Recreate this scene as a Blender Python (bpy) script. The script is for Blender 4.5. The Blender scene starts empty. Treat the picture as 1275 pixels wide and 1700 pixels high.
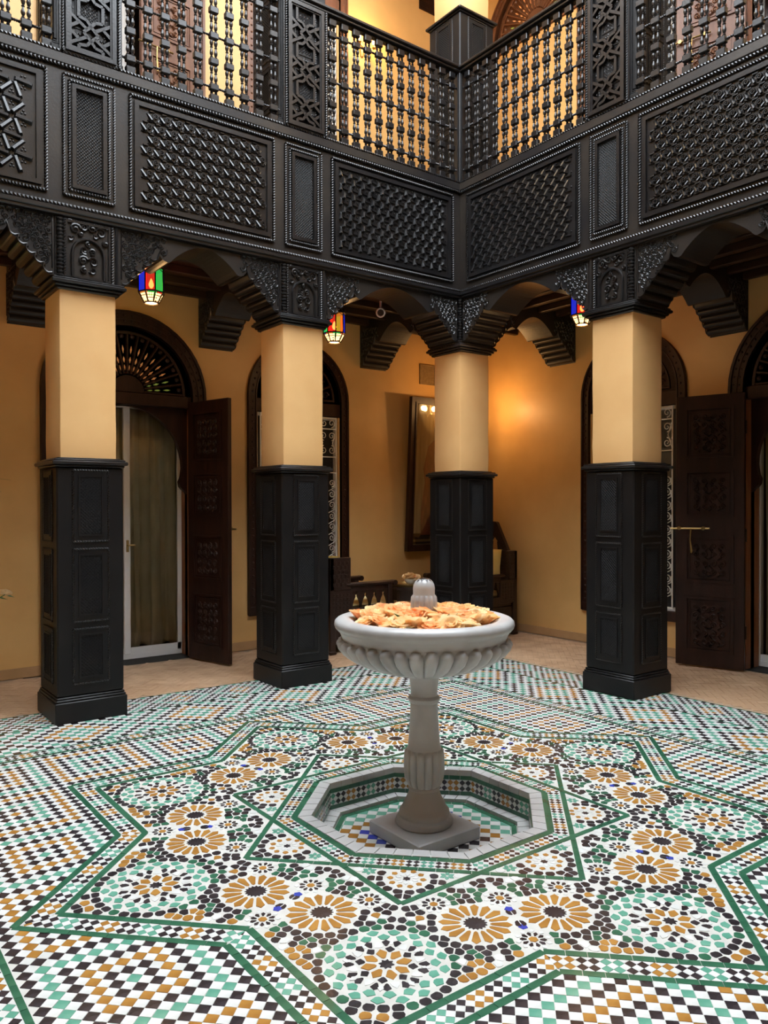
import bpy, math, random
from mathutils import Vector, Matrix, Euler
random.seed(7)
PI = math.pi
sc = bpy.context.scene
COL = sc.collection
# ------------------------------------------------------------------ camera, world, exposure
CAMZ = 1.55
cam_d = bpy.data.cameras.new('camera'); cam = bpy.data.objects.new('camera', cam_d); COL.objects.link(cam)
cam_d.sensor_fit = 'VERTICAL'; cam_d.sensor_height = 36.0
cam_d.lens = 1305.2 / 1700 * 36.0
cam_d.clip_start = 0.05
_a, _p, _r = math.radians(53.049), math.radians(-0.52), math.radians(-0.10)
_f = Vector((math.cos(_a)*math.cos(_p), math.sin(_a)*math.cos(_p), math.sin(_p)))
_rt = Vector((math.sin(_a), -math.cos(_a), 0)); _up = _rt.cross(_f)
_r2 = _rt*math.cos(_r) + _up*math.sin(_r); _u2 = -_rt*math.sin(_r) + _up*math.cos(_r)
cam.matrix_world = Matrix(((_r2.x,_u2.x,-_f.x,0),(_r2.y,_u2.y,-_f.y,0),(_r2.z,_u2.z,-_f.z,CAMZ),(0,0,0,1)))
sc.camera = cam
w = bpy.data.worlds.new('sky'); sc.world = w; w.use_nodes = True
w.node_tree.nodes['Background'].inputs[0].default_value = (0.86, 0.93, 1.0, 1)
w.node_tree.nodes['Background'].inputs[1].default_value = 7.5
vs = sc.view_settings
vs.view_transform = 'Standard'; vs.look = 'None'; vs.gamma = 1.0; vs.use_curve_mapping = False
vs.exposure = 0.82
def CAMPROJ(x, y, z=0.0):
    v = Vector((x, y, z-CAMZ)); d = v.dot(_f)
    if d < 0.2: return None
    return (637.5+1305.2*v.dot(_r2)/d, 850-1305.2*v.dot(_u2)/d, d)
# ------------------------------------------------------------------ plan dimensions
CX, CY = 2.60, 3.115            # fountain / mosaic centre
YF, XF = 5.83, 5.34             # fascia planes
YW, XW = 7.60, 7.14             # gallery walls
PL = [(1.72, 6.045), (3.53, 6.045)]      # pillars of the run along x
PC = (5.555, 6.045)
PR = [(5.555, 4.02), (5.555, 2.21)]
UPZ = 4.65
# ------------------------------------------------------------------ materials
def new_mat(name):
    m = bpy.data.materials.new(name); m.use_nodes = True
    nt = m.node_tree; b = nt.nodes['Principled BSDF']
    return m, nt, b
def mat(name, col, rough=0.5, col2=None, scale=8.0, bump=0.0, bscale=40.0, metal=0.0, detail=4.0, stretch=None, coat=0.0, thr=(0.35,0.65), spec=0.5):
    m, nt, b = new_mat(name)
    b.inputs['Roughness'].default_value = rough; b.inputs['Metallic'].default_value = metal
    b.inputs['Coat Weight'].default_value = coat; b.inputs['Coat Roughness'].default_value = 0.15
    b.inputs['Specular IOR Level'].default_value = spec
    tc = nt.nodes.new('ShaderNodeTexCoord'); src = tc.outputs['Object']
    if stretch:
        mp = nt.nodes.new('ShaderNodeMapping'); mp.inputs['Scale'].default_value = stretch
        nt.links.new(src, mp.inputs['Vector']); src = mp.outputs['Vector']
    if col2:
        n = nt.nodes.new('ShaderNodeTexNoise'); n.inputs['Scale'].default_value = scale; n.inputs['Detail'].default_value = detail
        nt.links.new(src, n.inputs['Vector'])
        r = nt.nodes.new('ShaderNodeValToRGB'); r.color_ramp.elements[0].position = thr[0]; r.color_ramp.elements[1].position = thr[1]
        r.color_ramp.elements[0].color = (*col, 1); r.color_ramp.elements[1].color = (*col2, 1)
        nt.links.new(n.outputs['Fac'], r.inputs['Fac']); nt.links.new(r.outputs['Color'], b.inputs['Base Color'])
    else:
        b.inputs['Base Color'].default_value = (*col, 1)
    if bump:
        n2 = nt.nodes.new('ShaderNodeTexNoise'); n2.inputs['Scale'].default_value = bscale; n2.inputs['Detail'].default_value = 5
        nt.links.new(src, n2.inputs['Vector'])
        bp = nt.nodes.new('ShaderNodeBump'); bp.inputs['Strength'].default_value = bump; bp.inputs['Distance'].default_value = 0.01
        nt.links.new(n2.outputs['Fac'], bp.inputs['Height']); nt.links.new(bp.outputs['Normal'], b.inputs['Normal'])
    return m
def emis(name, col, s):
    m, nt, b = new_mat(name)
    b.inputs['Base Color'].default_value = (*col, 1)
    b.inputs['Emission Color'].default_value = (*col, 1); b.inputs['Emission Strength'].default_value = s
    return m
def tint_glass(name, col, es):
    m = bpy.data.materials.new(name); m.use_nodes = True; nt = m.node_tree; nt.nodes.clear()
    o = nt.nodes.new('ShaderNodeOutputMaterial'); t = nt.nodes.new('ShaderNodeBsdfTransparent'); t.inputs[0].default_value = (*col, 1)
    e = nt.nodes.new('ShaderNodeEmission'); e.inputs[0].default_value = (*col, 1); e.inputs[1].default_value = es
    a = nt.nodes.new('ShaderNodeAddShader')
    nt.links.new(t.outputs[0], a.inputs[0]); nt.links.new(e.outputs[0], a.inputs[1]); nt.links.new(a.outputs[0], o.inputs[0])
    return m
def clear_glass(name, col=(0.95,0.96,0.95), f=0.12):
    m = bpy.data.materials.new(name); m.use_nodes = True; nt = m.node_tree; nt.nodes.clear()
    o = nt.nodes.new('ShaderNodeOutputMaterial'); t = nt.nodes.new('ShaderNodeBsdfTransparent'); t.inputs[0].default_value = (*col, 1)
    g = nt.nodes.new('ShaderNodeBsdfGlossy'); g.inputs['Roughness'].default_value = 0.03
    fr = nt.nodes.new('ShaderNodeFresnel'); fr.inputs[0].default_value = 1.5
    mx = nt.nodes.new('ShaderNodeMixShader')
    nt.links.new(fr.outputs[0], mx.inputs[0]); nt.links.new(t.outputs[0], mx.inputs[1]); nt.links.new(g.outputs[0], mx.inputs[2]); nt.links.new(mx.outputs[0], o.inputs[0])
    return m
M = {}
M['wood'] = mat('black_stained_wood', (0.0075,0.0072,0.0082), 0.29, (0.015,0.0135,0.0135), 3.0, 0.08, 60, spec=0.52)
M['woodm'] = mat('black_waxed_wood', (0.006,0.006,0.007), 0.42, (0.011,0.010,0.010), 3.0, 0.08, 60, spec=0.26)
M['studs'] = mat('black_matt_carving', (0.006,0.006,0.007), 0.5, (0.011,0.010,0.010), 3.0, spec=0.16)
M['board'] = mat('black_board', (0.012,0.011,0.012), 0.36, (0.034,0.027,0.021), 1.3, 0.10, 50, spec=0.40)
M['plaster'] = mat('ochre_plaster', (0.74,0.425,0.165), 0.62, (0.80,0.485,0.20), 2.2, 0.10, 9)
M['wallpl'] = mat('tadelakt_wall', (0.64,0.375,0.130), 0.45, (0.74,0.455,0.170), 1.6, 0.10, 7)
M['skirt'] = mat('dusty_skirting', (0.42,0.25,0.11), 0.6, (0.50,0.30,0.14), 4)
M['dwood'] = mat('dark_cedar', (0.015,0.0055,0.0035), 0.42, (0.034,0.012,0.007), 5.0, 0.2, 70, stretch=(3,3,0.6), spec=0.35)
M['jamb'] = mat('cedar_jamb', (0.22,0.075,0.025), 0.5, (0.30,0.11,0.04), 6.0, stretch=(6,6,0.5))
M['soffit'] = mat('brown_soffit', (0.026,0.012,0.006), 0.5, (0.048,0.022,0.010), 4.0, 0.15, 40, spec=0.3)
M['marble'] = mat('white_marble', (0.49,0.485,0.475), 0.30, (0.29,0.285,0.28), 3.2, detail=9, thr=(0.50,0.80))
M['twhite'] = mat('white_zellige', (0.73,0.73,0.71), 0.22, (0.62,0.62,0.59), 9)
M['tblack'] = mat('black_zellige', (0.020,0.016,0.019), 0.22, (0.045,0.036,0.040), 14)
M['tbrown'] = mat('honey_zellige', (0.42,0.205,0.045), 0.24, (0.31,0.14,0.028), 11)
M['tmint'] = mat('mint_zellige', (0.085,0.29,0.20), 0.22, (0.15,0.37,0.27), 10)
M['tgreen'] = mat('bottle_green_zellige', (0.022,0.095,0.052), 0.2, (0.040,0.14,0.078), 9)
M['tblue'] = mat('cobalt_zellige', (0.03,0.05,0.42), 0.2, (0.05,0.07,0.30), 10)
M['grout'] = mat('pale_grout', (0.60,0.585,0.54), 0.7, (0.52,0.50,0.46), 12)
M['terra'] = mat('terracotta_brick', (0.44,0.27,0.155), 0.5, (0.60,0.41,0.26), 5)
M['terrag'] = mat('terracotta_joint', (0.40,0.29,0.20), 0.8)
M['brass'] = mat('brass', (0.42,0.30,0.12), 0.42, metal=1.0)
M['iron'] = mat('white_painted_iron', (0.72,0.70,0.64), 0.45)
M['pvc'] = mat('white_door_frame', (0.78,0.78,0.76), 0.35)
M['curtain'] = mat('olive_curtain', (0.62,0.54,0.36), 0.8, (0.70,0.62,0.43), 6)
M['cushion'] = mat('yellow_cushion', (0.72,0.48,0.10), 0.8, (0.80,0.58,0.18), 7)
M['cream'] = mat('cream_cushion', (0.80,0.66,0.32), 0.8, (0.85,0.74,0.42), 9)
M['dark'] = mat('unlit_room_black', (0.02,0.018,0.015), 0.9)  # near-black colour stands in for the shade of unlit rooms
M['metal'] = mat('dark_lantern_metal', (0.05,0.035,0.025), 0.4, metal=0.8)
M['grey'] = mat('grey_plastic', (0.60,0.61,0.63), 0.35)
M['lens'] = mat('camera_lens', (0.02,0.02,0.025), 0.08)
M['glass'] = clear_glass('door_glass')
M['gdark'] = mat('dim_window_glass', (0.03,0.03,0.03), 0.08)
M['bulb'] = emis('warm_bulb', (1.0,0.50,0.14), 26.0)
M['glow'] = emis('warm_diffuser', (1.0,0.62,0.25), 7.0)
M['pierce'] = emis('pierced_lamp_band', (1.0,0.66,0.28), 1.6)
M['lred'] = tint_glass('red_lamp_glass', (1.0,0.03,0.02), 0.35)
M['lgreen'] = tint_glass('green_lamp_glass', (0.04,0.75,0.12), 0.35)
M['lblue'] = tint_glass('blue_lamp_glass', (0.02,0.04,1.0), 0.30)
M['lorange'] = tint_glass('orange_lamp_glass', (1.0,0.30,0.03), 0.30)
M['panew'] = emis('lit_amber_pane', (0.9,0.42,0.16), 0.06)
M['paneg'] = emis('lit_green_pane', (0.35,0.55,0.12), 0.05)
def petal_mat(name, c1, c2):
    m = mat(name, c1, 0.55, c2, 18); nt = m.node_tree; b = nt.nodes['Principled BSDF']; o = nt.nodes['Material Output']
    tr = nt.nodes.new('ShaderNodeBsdfTranslucent'); mx = nt.nodes.new('ShaderNodeMixShader'); mx.inputs[0].default_value = 0.42
    src = b.inputs['Base Color'].links[0].from_socket; nt.links.new(src, tr.inputs[0]); nt.links.new(b.outputs[0], mx.inputs[1]); nt.links.new(tr.outputs[0], mx.inputs[2]); nt.links.new(mx.outputs[0], o.inputs[0])
    return m
M['rose1'] = petal_mat('peach_petal', (1.0,0.52,0.22), (1.0,0.66,0.34))
M['rose2'] = petal_mat('apricot_petal', (1.0,0.66,0.30), (1.0,0.80,0.48))
M['rose3'] = petal_mat('cream_petal', (1.0,0.84,0.56), (1.0,0.74,0.40))
M['leaf'] = mat('leaf_green', (0.05,0.13,0.035), 0.5, (0.09,0.20,0.05), 12)
M['inkred'] = mat('painted_robe', (0.55,0.14,0.06), 0.4, (0.30,0.08,0.035), 14, stretch=(3,1,0.6))
M['inkskin'] = mat('painted_skin', (0.24,0.11,0.055), 0.4)
M['canvas'] = mat('painted_drapery', (0.42,0.32,0.16), 0.28, (0.58,0.44,0.24), 5, stretch=(5,1,0.4))
M['inkdark'] = mat('painted_floor', (0.05,0.025,0.015), 0.35)
M['goldtrim'] = mat('gilt_strip', (0.55,0.38,0.16), 0.4, metal=0.4)
M['plaque'] = mat('vent_plaque', (0.30,0.20,0.09), 0.5, (0.22,0.14,0.06), 30)
M['walnut'] = mat('carved_walnut', (0.016,0.0065,0.004), 0.4, (0.030,0.012,0.007), 9, 0.25, 90)
M['lightwood'] = mat('upper_door_cedar', (0.115,0.042,0.018), 0.42, (0.17,0.07,0.03), 5.0, 0.15, 60, stretch=(3,3,0.6))
# ------------------------------------------------------------------ mesh builder
class MB:
    def __init__(s): s.v = []; s.f = []; s.mi = []
    def add(s, vs, fs, m=0):
        o = len(s.v); s.v += vs
        for f in fs: s.f.append(tuple(i+o for i in f)); s.mi.append(m)
    def box(s, x0, x1, y0, y1, z0, z1, m=0):
        s.add([(x0,y0,z0),(x1,y0,z0),(x1,y1,z0),(x0,y1,z0),(x0,y0,z1),(x1,y0,z1),(x1,y1,z1),(x0,y1,z1)],
              [(3,2,1,0),(4,5,6,7),(0,1,5,4),(1,2,6,5),(2,3,7,6),(3,0,4,7)], m)
    def cbox(s, x0, x1, y0, y1, z0, z1, c=0.004, m=0):
        vs = []
        for z, i in ((z0,c),(z0+c,0),(z1-c,0),(z1,c)):
            k = c if i == 0 else 2*c
            k = c if i == 0 else c*1.6
            for (x, y) in ((x0+k,y0+i),(x1-k,y0+i),(x1-i,y0+k),(x1-i,y1-k),(x1-k,y1-i),(x0+k,y1-i),(x0+i,y1-k),(x0+i,y0+k)):
                vs.append((x,y,z))
        fs = [tuple(range(7,-1,-1)), tuple(range(24,32))]
        for r in range(3):
            for i in range(8): fs.append((r*8+i, r*8+(i+1)%8, r*8+8+(i+1)%8, r*8+8+i))
        s.add(vs, fs, m)
    def prism(s, poly, a0, a1, plane='xz', m=0):
        n = len(poly); area = sum(poly[i][0]*poly[(i+1)%n][1]-poly[(i+1)%n][0]*poly[i][1] for i in range(n))
        if area < 0: poly = poly[::-1]
        P = []
        for a in (a0, a1):
            for p in poly:
                P.append((p[0],a,p[1]) if plane == 'xz' else (p[0],p[1],a) if plane == 'xy' else (a,p[0],p[1]))
        fs = [tuple(range(n)), tuple(range(2*n-1, n-1, -1))]
        for i in range(n):
            j = (i+1) % n; fs.append((j, i, n+i, n+j))
        if plane != 'xz': fs = [f[::-1] for f in fs]
        s.add(P, fs, m)
    def tube(s, pts, r, n=6, radii=None, m=0, closed=False, flat=1.0, up=None):
        N = len(pts); pts = [Vector(p) for p in pts]; vs = []; fs = []; prev = None
        for i, p in enumerate(pts):
            if closed: t = pts[(i+1) % N]-pts[i-1]
            else: t = pts[min(i+1,N-1)]-pts[max(i-1,0)]
            if t.length < 1e-9: t = Vector((0,0,1))
            t.normalize()
            if up is not None: a = Vector(up)
            elif prev is None: a = Vector((0,0,1)) if abs(t.z) < 0.9 else Vector((1,0,0))
            else: a = prev
            b = t.cross(a)
            if b.length < 1e-6: b = t.orthogonal()
            b.normalize(); a = b.cross(t); prev = a
            rr = radii[i] if radii else r
            for k in range(n):
                an = 2*PI*k/n; q = p + b*(math.cos(an)*rr) + a*(math.sin(an)*rr*flat); vs.append(tuple(q))
        L = N if closed else N-1
        for i in range(L):
            j = (i+1) % N
            for k in range(n): fs.append((i*n+k, i*n+(k+1)%n, j*n+(k+1)%n, j*n+k))
        if not closed:
            fs.append(tuple(range(n-1,-1,-1))); fs.append(tuple((N-1)*n+k for k in range(n)))
        s.add(vs, fs, m)
    def lathe(s, prof, n=24, c=(0,0), m=0, a0=0.0, a1=2*PI):
        vs = []; fs = []; N = len(prof); full = abs(a1-a0-2*PI) < 1e-6
        cols = n if full else n+1
        for k in range(cols):
            a = a0+(a1-a0)*k/n
            for (r, z) in prof: vs.append((c[0]+r*math.cos(a), c[1]+r*math.sin(a), z))
        for k in range(n):
            q = (k+1) % cols
            for i in range(N-1): fs.append((k*N+i, q*N+i, q*N+i+1, k*N+i+1))
        s.add(vs, fs, m)
    def rope(s, p0, p1, r=0.011, sp=0.020, m=0):
        p0 = Vector(p0); p1 = Vector(p1); d = p1-p0; L = d.length; t = d.normalized()
        n = max(2, int(round(L/(sp*0.5)))); a = t.orthogonal().normalized(); b = t.cross(a)
        vs = []; fs = []
        for i in range(n+1):
            c = p0 + d*(i/n); off = i*PI/4
            for k in range(8):
                an = 2*PI*k/8 + off; rr = r*(1.0 if k % 2 == 0 else 0.66)
                vs.append(tuple(c + a*(math.cos(an)*rr) + b*(math.sin(an)*rr)))
        for i in range(n):
            for k in range(8): fs.append((i*8+k, i*8+(k+1)%8, i*8+8+(k+1)%8, i*8+8+k))
        s.add(vs, fs, m)
    def ropeframe(s, x0, x1, z0, z1, y, r=0.011, sp=0.020, m=0):
        s.rope((x0,y,z0),(x1,y,z0),r,sp,m); s.rope((x0,y,z1),(x1,y,z1),r,sp,m); s.rope((x0,y,z0),(x0,y,z1),r,sp,m); s.rope((x1,y,z0),(x1,y,z1),r,sp,m)
    def frame(s, x0, x1, z0, z1, wd, y0, y1, m=0):
        s.box(x0,x1,y0,y1,z0,z0+wd,m); s.box(x0,x1,y0,y1,z1-wd,z1,m); s.box(x0,x0+wd,y0,y1,z0+wd,z1-wd,m); s.box(x1-wd,x1,y0,y1,z0+wd,z1-wd,m)
    def ridge(s, cx, cz, L, wd, ang, y, h, m=0, ramp=0.0):      # a gabled carved bar lying on the plane y (front is -y)
        c, sn = math.cos(ang), math.sin(ang)
        def q(u, v, d): return (cx+u*c-v*sn, y-d, cz+u*sn+v*c)
        l, b = L/2, wd/2
        s.add([q(-l,-b,0),q(l,-b,0),q(l,b,0),q(-l,b,0),q(-l+b*0.5,-b*0.45,h+ramp),q(l-b*0.5,-b*0.45,h-ramp),q(l-b*0.5,b*0.45,h-ramp),q(-l+b*0.5,b*0.45,h+ramp)],
              [(0,1,5,4),(1,2,6,5),(2,3,7,6),(3,0,4,7),(4,5,6,7)], m)
    def dome(s, cx, cz, r, y, h, m=0, n=6):
        vs = [(cx+r*math.cos(2*PI*k/n), y, cz+r*math.sin(2*PI*k/n)) for k in range(n)]
        vs += [(cx+0.6*r*math.cos(2*PI*k/n), y-h*0.75, cz+0.6*r*math.sin(2*PI*k/n)) for k in range(n)] + [(cx,y-h,cz)]
        fs = [(k,(k+1)%n,n+(k+1)%n,n+k) for k in range(n)] + [(n+k,n+(k+1)%n,2*n) for k in range(n)]
        s.add(vs, fs, m)
    def spiral(s, cx, cz, r, y, turns=1.3, a0=0.0, d=1, th=0.006, m=0, n=15, seg=5):
        pts = []; rad = []
        for i in range(n):
            t = i/(n-1); rr = r*(1-0.86*t); a = a0+d*turns*2*PI*t
            pts.append((cx+rr*math.cos(a), y, cz+rr*math.sin(a))); rad.append(th*(1-0.45*t))
        s.tube(pts, th, seg, rad, m, up=(0,1,0))
    def mesh(s, name, mats, smooth=35):
        me = bpy.data.meshes.new(name); me.from_pydata(s.v, [], s.f)
        for mm in (mats if isinstance(mats, (list,tuple)) else [mats]): me.materials.append(mm)
        if any(s.mi): me.polygons.foreach_set('material_index', s.mi)
        me.update()
        if smooth is not None:
            me.shade_smooth(); me.set_sharp_from_angle(angle=math.radians(smooth))
        return me
    def build(s, name, mats, parent=None, loc=(0,0,0), rz=0.0, smooth=35, fix=True):
        if fix:
            import bmesh
            me = s.mesh(name, mats, None)
            bm = bmesh.new(); bm.from_mesh(me); bmesh.ops.recalc_face_normals(bm, faces=bm.faces); bm.to_mesh(me); bm.free()
            if smooth is not None: me.shade_smooth(); me.set_sharp_from_angle(angle=math.radians(smooth))
        else: me = s.mesh(name, mats, smooth)
        return put(name, me, parent, loc, rz)
def put(name, me, parent=None, loc=(0,0,0), rz=0.0):
    o = bpy.data.objects.new(name, me); COL.objects.link(o); o.location = loc; o.rotation_euler = (0,0,rz)
    if parent: o.parent = parent
    return o
def empty(name, loc=(0,0,0), rz=0.0, parent=None):
    o = bpy.data.objects.new(name, None); COL.objects.link(o); o.location = loc; o.rotation_euler = (0,0,rz); o.empty_display_size = 0.1
    if parent: o.parent = parent
    return o
def tag(o, label, cat, group=None, kind=None):
    o['label'] = label
    if cat: o['category'] = cat
    if group: o['group'] = group
    if kind: o['kind'] = kind
    return o
def struct(o, label=None):
    o['kind'] = 'structure'
    if label: o['label'] = label
    return o
def copy_tree(o, parent=None):
    c = o.copy(); COL.objects.link(c); c.parent = parent
    for ch in [x for x in o.children]: copy_tree(ch, c)
    return c
RZ = -PI/2     # rotation of everything on the run along y (front faces -x)
def side(sd, u, z=0.0, d=0.0):
    return ((u, YF+d, z), 0.0) if sd == 'L' else ((XF+d, u, z), RZ)
# ================================================================== STRUCTURE
def wall_boxes(mb, length0, length1, holes, y0, y1, z1):
    # wall along local x with rectangular holes (x0,x1,z0,z1) on several floors
    xs = sorted(set([length0, length1]+[h[0] for h in holes]+[h[1] for h in holes]))
    for a, b in zip(xs[:-1], xs[1:]):
        hs = sorted([h for h in holes if h[0] <= a+1e-6 and h[1] >= b-1e-6], key=lambda h: h[2]); z = 0.0
        for h in hs:
            if h[2] > z+1e-6: mb.box(a, b, y0, y1, z, h[2])
            z = h[3]
        if z < z1: mb.box(a, b, y0, y1, z, z1)
ZR = 8.45
DHOLE = (-0.70, 0.70, 0.0, 2.62); WHOLE = (-0.52, 0.52, 0.45, 2.56)
def hole(c, h, dz=0.0): return (c+h[0], c+h[1], h[2]+dz, h[3]+dz)
D1X, W1X = 2.60, 4.53            # door / window centres on the run along x
D2Y, W2Y = 3.20, 5.10            # the same on the run along y
U3Y = 6.45                       # extra upper door near the corner
mb = MB()
wall_boxes(mb, -1.95, XW+0.35, [hole(D1X,DHOLE),hole(W1X,WHOLE),hole(D1X,DHOLE,UPZ),hole(W1X,WHOLE,UPZ)], 0.0, 0.25, ZR)
struct(mb.build('wall_left', M['wallpl'], loc=(0,YW,0), fix=False), 'ochre plaster gallery wall with curtained door, grille window and painting')
mb = MB()
wall_boxes(mb, -YW, 1.55, [hole(-D2Y,DHOLE),hole(-W2Y,WHOLE),hole(-D2Y,DHOLE,UPZ),hole(-W2Y,WHOLE,UPZ)], 0.0, 0.25, ZR)
struct(mb.build('wall_right', M['wallpl'], loc=(XW,0,0), rz=RZ, fix=False), 'ochre plaster gallery wall with carved open door on the right')
mb = MB(); mb.box(-1.95, XW, -1.8, -1.55, 0, ZR); struct(mb.build('wall_front', M['wallpl'], fix=False), 'ochre gallery wall behind the viewer')
mb = MB(); mb.box(-2.2, -1.95, -1.55, YW, 0, ZR); struct(mb.build('wall_back', M['wallpl'], fix=False), 'ochre gallery wall on the far side behind the viewer')
for nm, pts in (('baseboard_left', (-1.95, XW, YW)), ('baseboard_right', None)):
    mb = MB()
    if pts:
        for a, b in ((-1.9,D1X-0.79),(D1X+0.79,XW-0.02)): mb.box(a, b, YW-0.012, YW, 0, 0.09)
    else:
        for a, b in ((-1.5,D2Y-0.79),(D2Y+0.79,YW-0.02)): mb.box(XW-0.012, XW, a, b, 0, 0.09)
    struct(mb.build(nm, M['skirt'], fix=False), 'low dusty skirting band at the foot of the ochre wall')
def ring(mb, xo0, xo1, yo0, yo1, xi0, xi1, yi0, yi1, z0, z1, m=0):
    mb.box(xo0, xo1, yo0, yi0, z0, z1, m); mb.box(xo0, xo1, yi1, yo1, z0, z1, m); mb.box(xo0, xi0, yi0, yi1, z0, z1, m); mb.box(xi1, xo1, yi0, yi1, z0, z1, m)
XI0, YI0 = -0.09, 0.39           # court edge of the unseen sides
mb = MB(); ring(mb, -1.95, XW, -1.55, YW, XI0, XF+0.06, YI0, YF+0.06, 3.70, UPZ)
struct(mb.build('ceiling', M['soffit'], fix=False), 'dark timber ceiling of the lower gallery')
mb = MB(); ring(mb, -2.2, XW+0.25, -1.8, YW+0.25, XI0-0.3, XF+0.35, YI0-0.3, YF+0.35, ZR, ZR+0.3)
struct(mb.build('ceiling_upper', M['soffit'], fix=False), 'timber roof of the upper gallery around the open court')
mb = MB(); mb.box(XI0-0.06, XI0, YI0, YF, 3.55, 5.7); mb.box(XI0, XF, YI0-0.06, YI0, 3.55, 5.7)
struct(mb.build('trim_1', M['board'], fix=False), 'plain black parapet on the unseen sides of the court')
# ceiling joists along the galleries (real beams under the ceiling)
for i in range(9):
    mb = MB(); mb.cbox(-1.9, XW-0.01, -0.03, 0.03, -0.07, 0.0, 0.006) if i < 4 else mb.cbox(-0.03, 0.03, -1.5, YF, -0.07, 0.0, 0.006)
    o = mb.build('trim_%d' % (i+2), M['soffit'], loc=(0, 6.42+0.34*i, 3.70) if i < 4 else (5.95+0.28*(i-4), 0, 3.70))
    struct(o, 'dark ceiling joist running along the gallery')
# ================================================================== FLOOR MOSAIC
def rot2(p, a): c, s = math.cos(a), math.sin(a); return (p[0]*c-p[1]*s, p[0]*s+p[1]*c)
COLS = {'w':0,'k':1,'b':2,'m':3,'g':4,'u':5}
TMATS = [M['twhite'],M['tblack'],M['tbrown'],M['tmint'],M['tgreen'],M['tblue']]
TILES = []                        # (polygon around the mosaic centre, colour, top height)
def centroid(p): n = len(p); return (sum(q[0] for q in p)/n, sum(q[1] for q in p)/n)
def shrink(p, g):
    c = centroid(p); out = []
    for q in p:
        dx, dy = q[0]-c[0], q[1]-c[1]; d = math.hypot(dx, dy) or 1; k = max(0.3, 1-g/d); out.append((c[0]+dx*k, c[1]+dy*k))
    return out
def tile(p, col, z=0.0, g=0.0014):
    if len(p) < 3: return
    a = sum(p[i][0]*p[(i+1)%len(p)][1]-p[(i+1)%len(p)][0]*p[i][1] for i in range(len(p)))/2
    if abs(a) < 4e-5: return
    if a < 0: p = p[::-1]
    TILES.append((shrink(p, g), col, z))
def clip(p, a, b, c):              # keep a*x+b*y<=c
    out = []
    for i in range(len(p)):
        P, Q = p[i], p[(i+1)%len(p)]; dp = a*P[0]+b*P[1]-c; dq = a*Q[0]+b*Q[1]-c
        if dp <= 0: out.append(P)
        if dp*dq < 0: t = dp/(dp-dq); out.append((P[0]+t*(Q[0]-P[0]), P[1]+t*(Q[1]-P[1])))
    return out
S2 = math.sqrt(0.5)
def in_square(x, y, R, k):        # k=0: corners on the axes, k=1: corners on the diagonals
    return (abs(x)+abs(y) < R) if k == 0 else (max(abs(x), abs(y)) < R*S2)
def in_star(x, y, R): return in_square(x,y,R,0) or in_square(x,y,R,1)
def star_lines():                 # (a,b) normals of the 8 edges of the two squares; offset is R*S2
    return [(math.cos(PI/4*i), math.sin(PI/4*i)) for i in range(8)]
SL = star_lines()
ROUT, RIN, RIS = 1.965, 1.805, 1.02
P7 = 4.0/70                       # field pitch
HS = 2.03
def field_color(i, j):
    bi, bj = round(i/10), round(j/10); di, dj = abs(i-10*bi), abs(j-10*bj); r = max(di, dj)
    if r % 2 == 1: return 'k'
    gfirst = (bi+bj) % 2 == 0
    return ('m' if (r % 4 == 0) == gfirst else 'b')
h = P7/2
for a in range(-71, 72):
    for b in range(-71, 72):
        if (a+b) % 2: continue
        x, y = a*h, b*h
        if max(abs(x), abs(y)) > HS-0.004 or in_star(x, y, ROUT-0.02): continue
        if a % 2 == 0: col = field_color(a//2, b//2)
        else: col = 'w'
        p = [(x+h,y),(x,y+h),(x-h,y),(x,y-h)]
        for (A, B) in ((1,0),(-1,0),(0,1),(0,-1)): p = clip(p, A, B, HS-0.002)
        for (A, B) in SL:
            ds = [A*q[0]+B*q[1] for q in p]; off = ROUT*S2+0.012
            t = -B*x+A*y
            if min(ds) < off < max(ds) and A*x+B*y > off-0.03 and abs(t) < ROUT*S2 and abs(t) > ROUT*S2*0.40: p = clip(p, -A, -B, -off)
            if len(p) < 3: break
        if len(p) >= 3:
            c = centroid(p)
            if not in_star(c[0], c[1], ROUT+0.008): tile(p, col)
def strip(p0, p1, wd, col, seg=0.075, z=0.0008):
    L = math.hypot(p1[0]-p0[0], p1[1]-p0[1]); n = max(1, round(L/seg)); ux, uy = (p1[0]-p0[0])/L, (p1[1]-p0[1])/L; nx, ny = -uy*wd/2, ux*wd/2
    for i in range(n):
        a, b = L*i/n, L*(i+1)/n
        tile([(p0[0]+ux*a-nx,p0[1]+uy*a-ny),(p0[0]+ux*b-nx,p0[1]+uy*b-ny),(p0[0]+ux*b+nx,p0[1]+uy*b+ny),(p0[0]+ux*a+nx,p0[1]+uy*a+ny)], col, z, 0.001)
def star_outline(R):
    r2 = R*math.cos(PI/4)/math.cos(PI/8); pts = []
    for i in range(8): pts += [(R*math.cos(PI/4*i), R*math.sin(PI/4*i)), (r2*math.cos(PI/4*i+PI/8), r2*math.sin(PI/4*i+PI/8))]
    return pts
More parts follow.
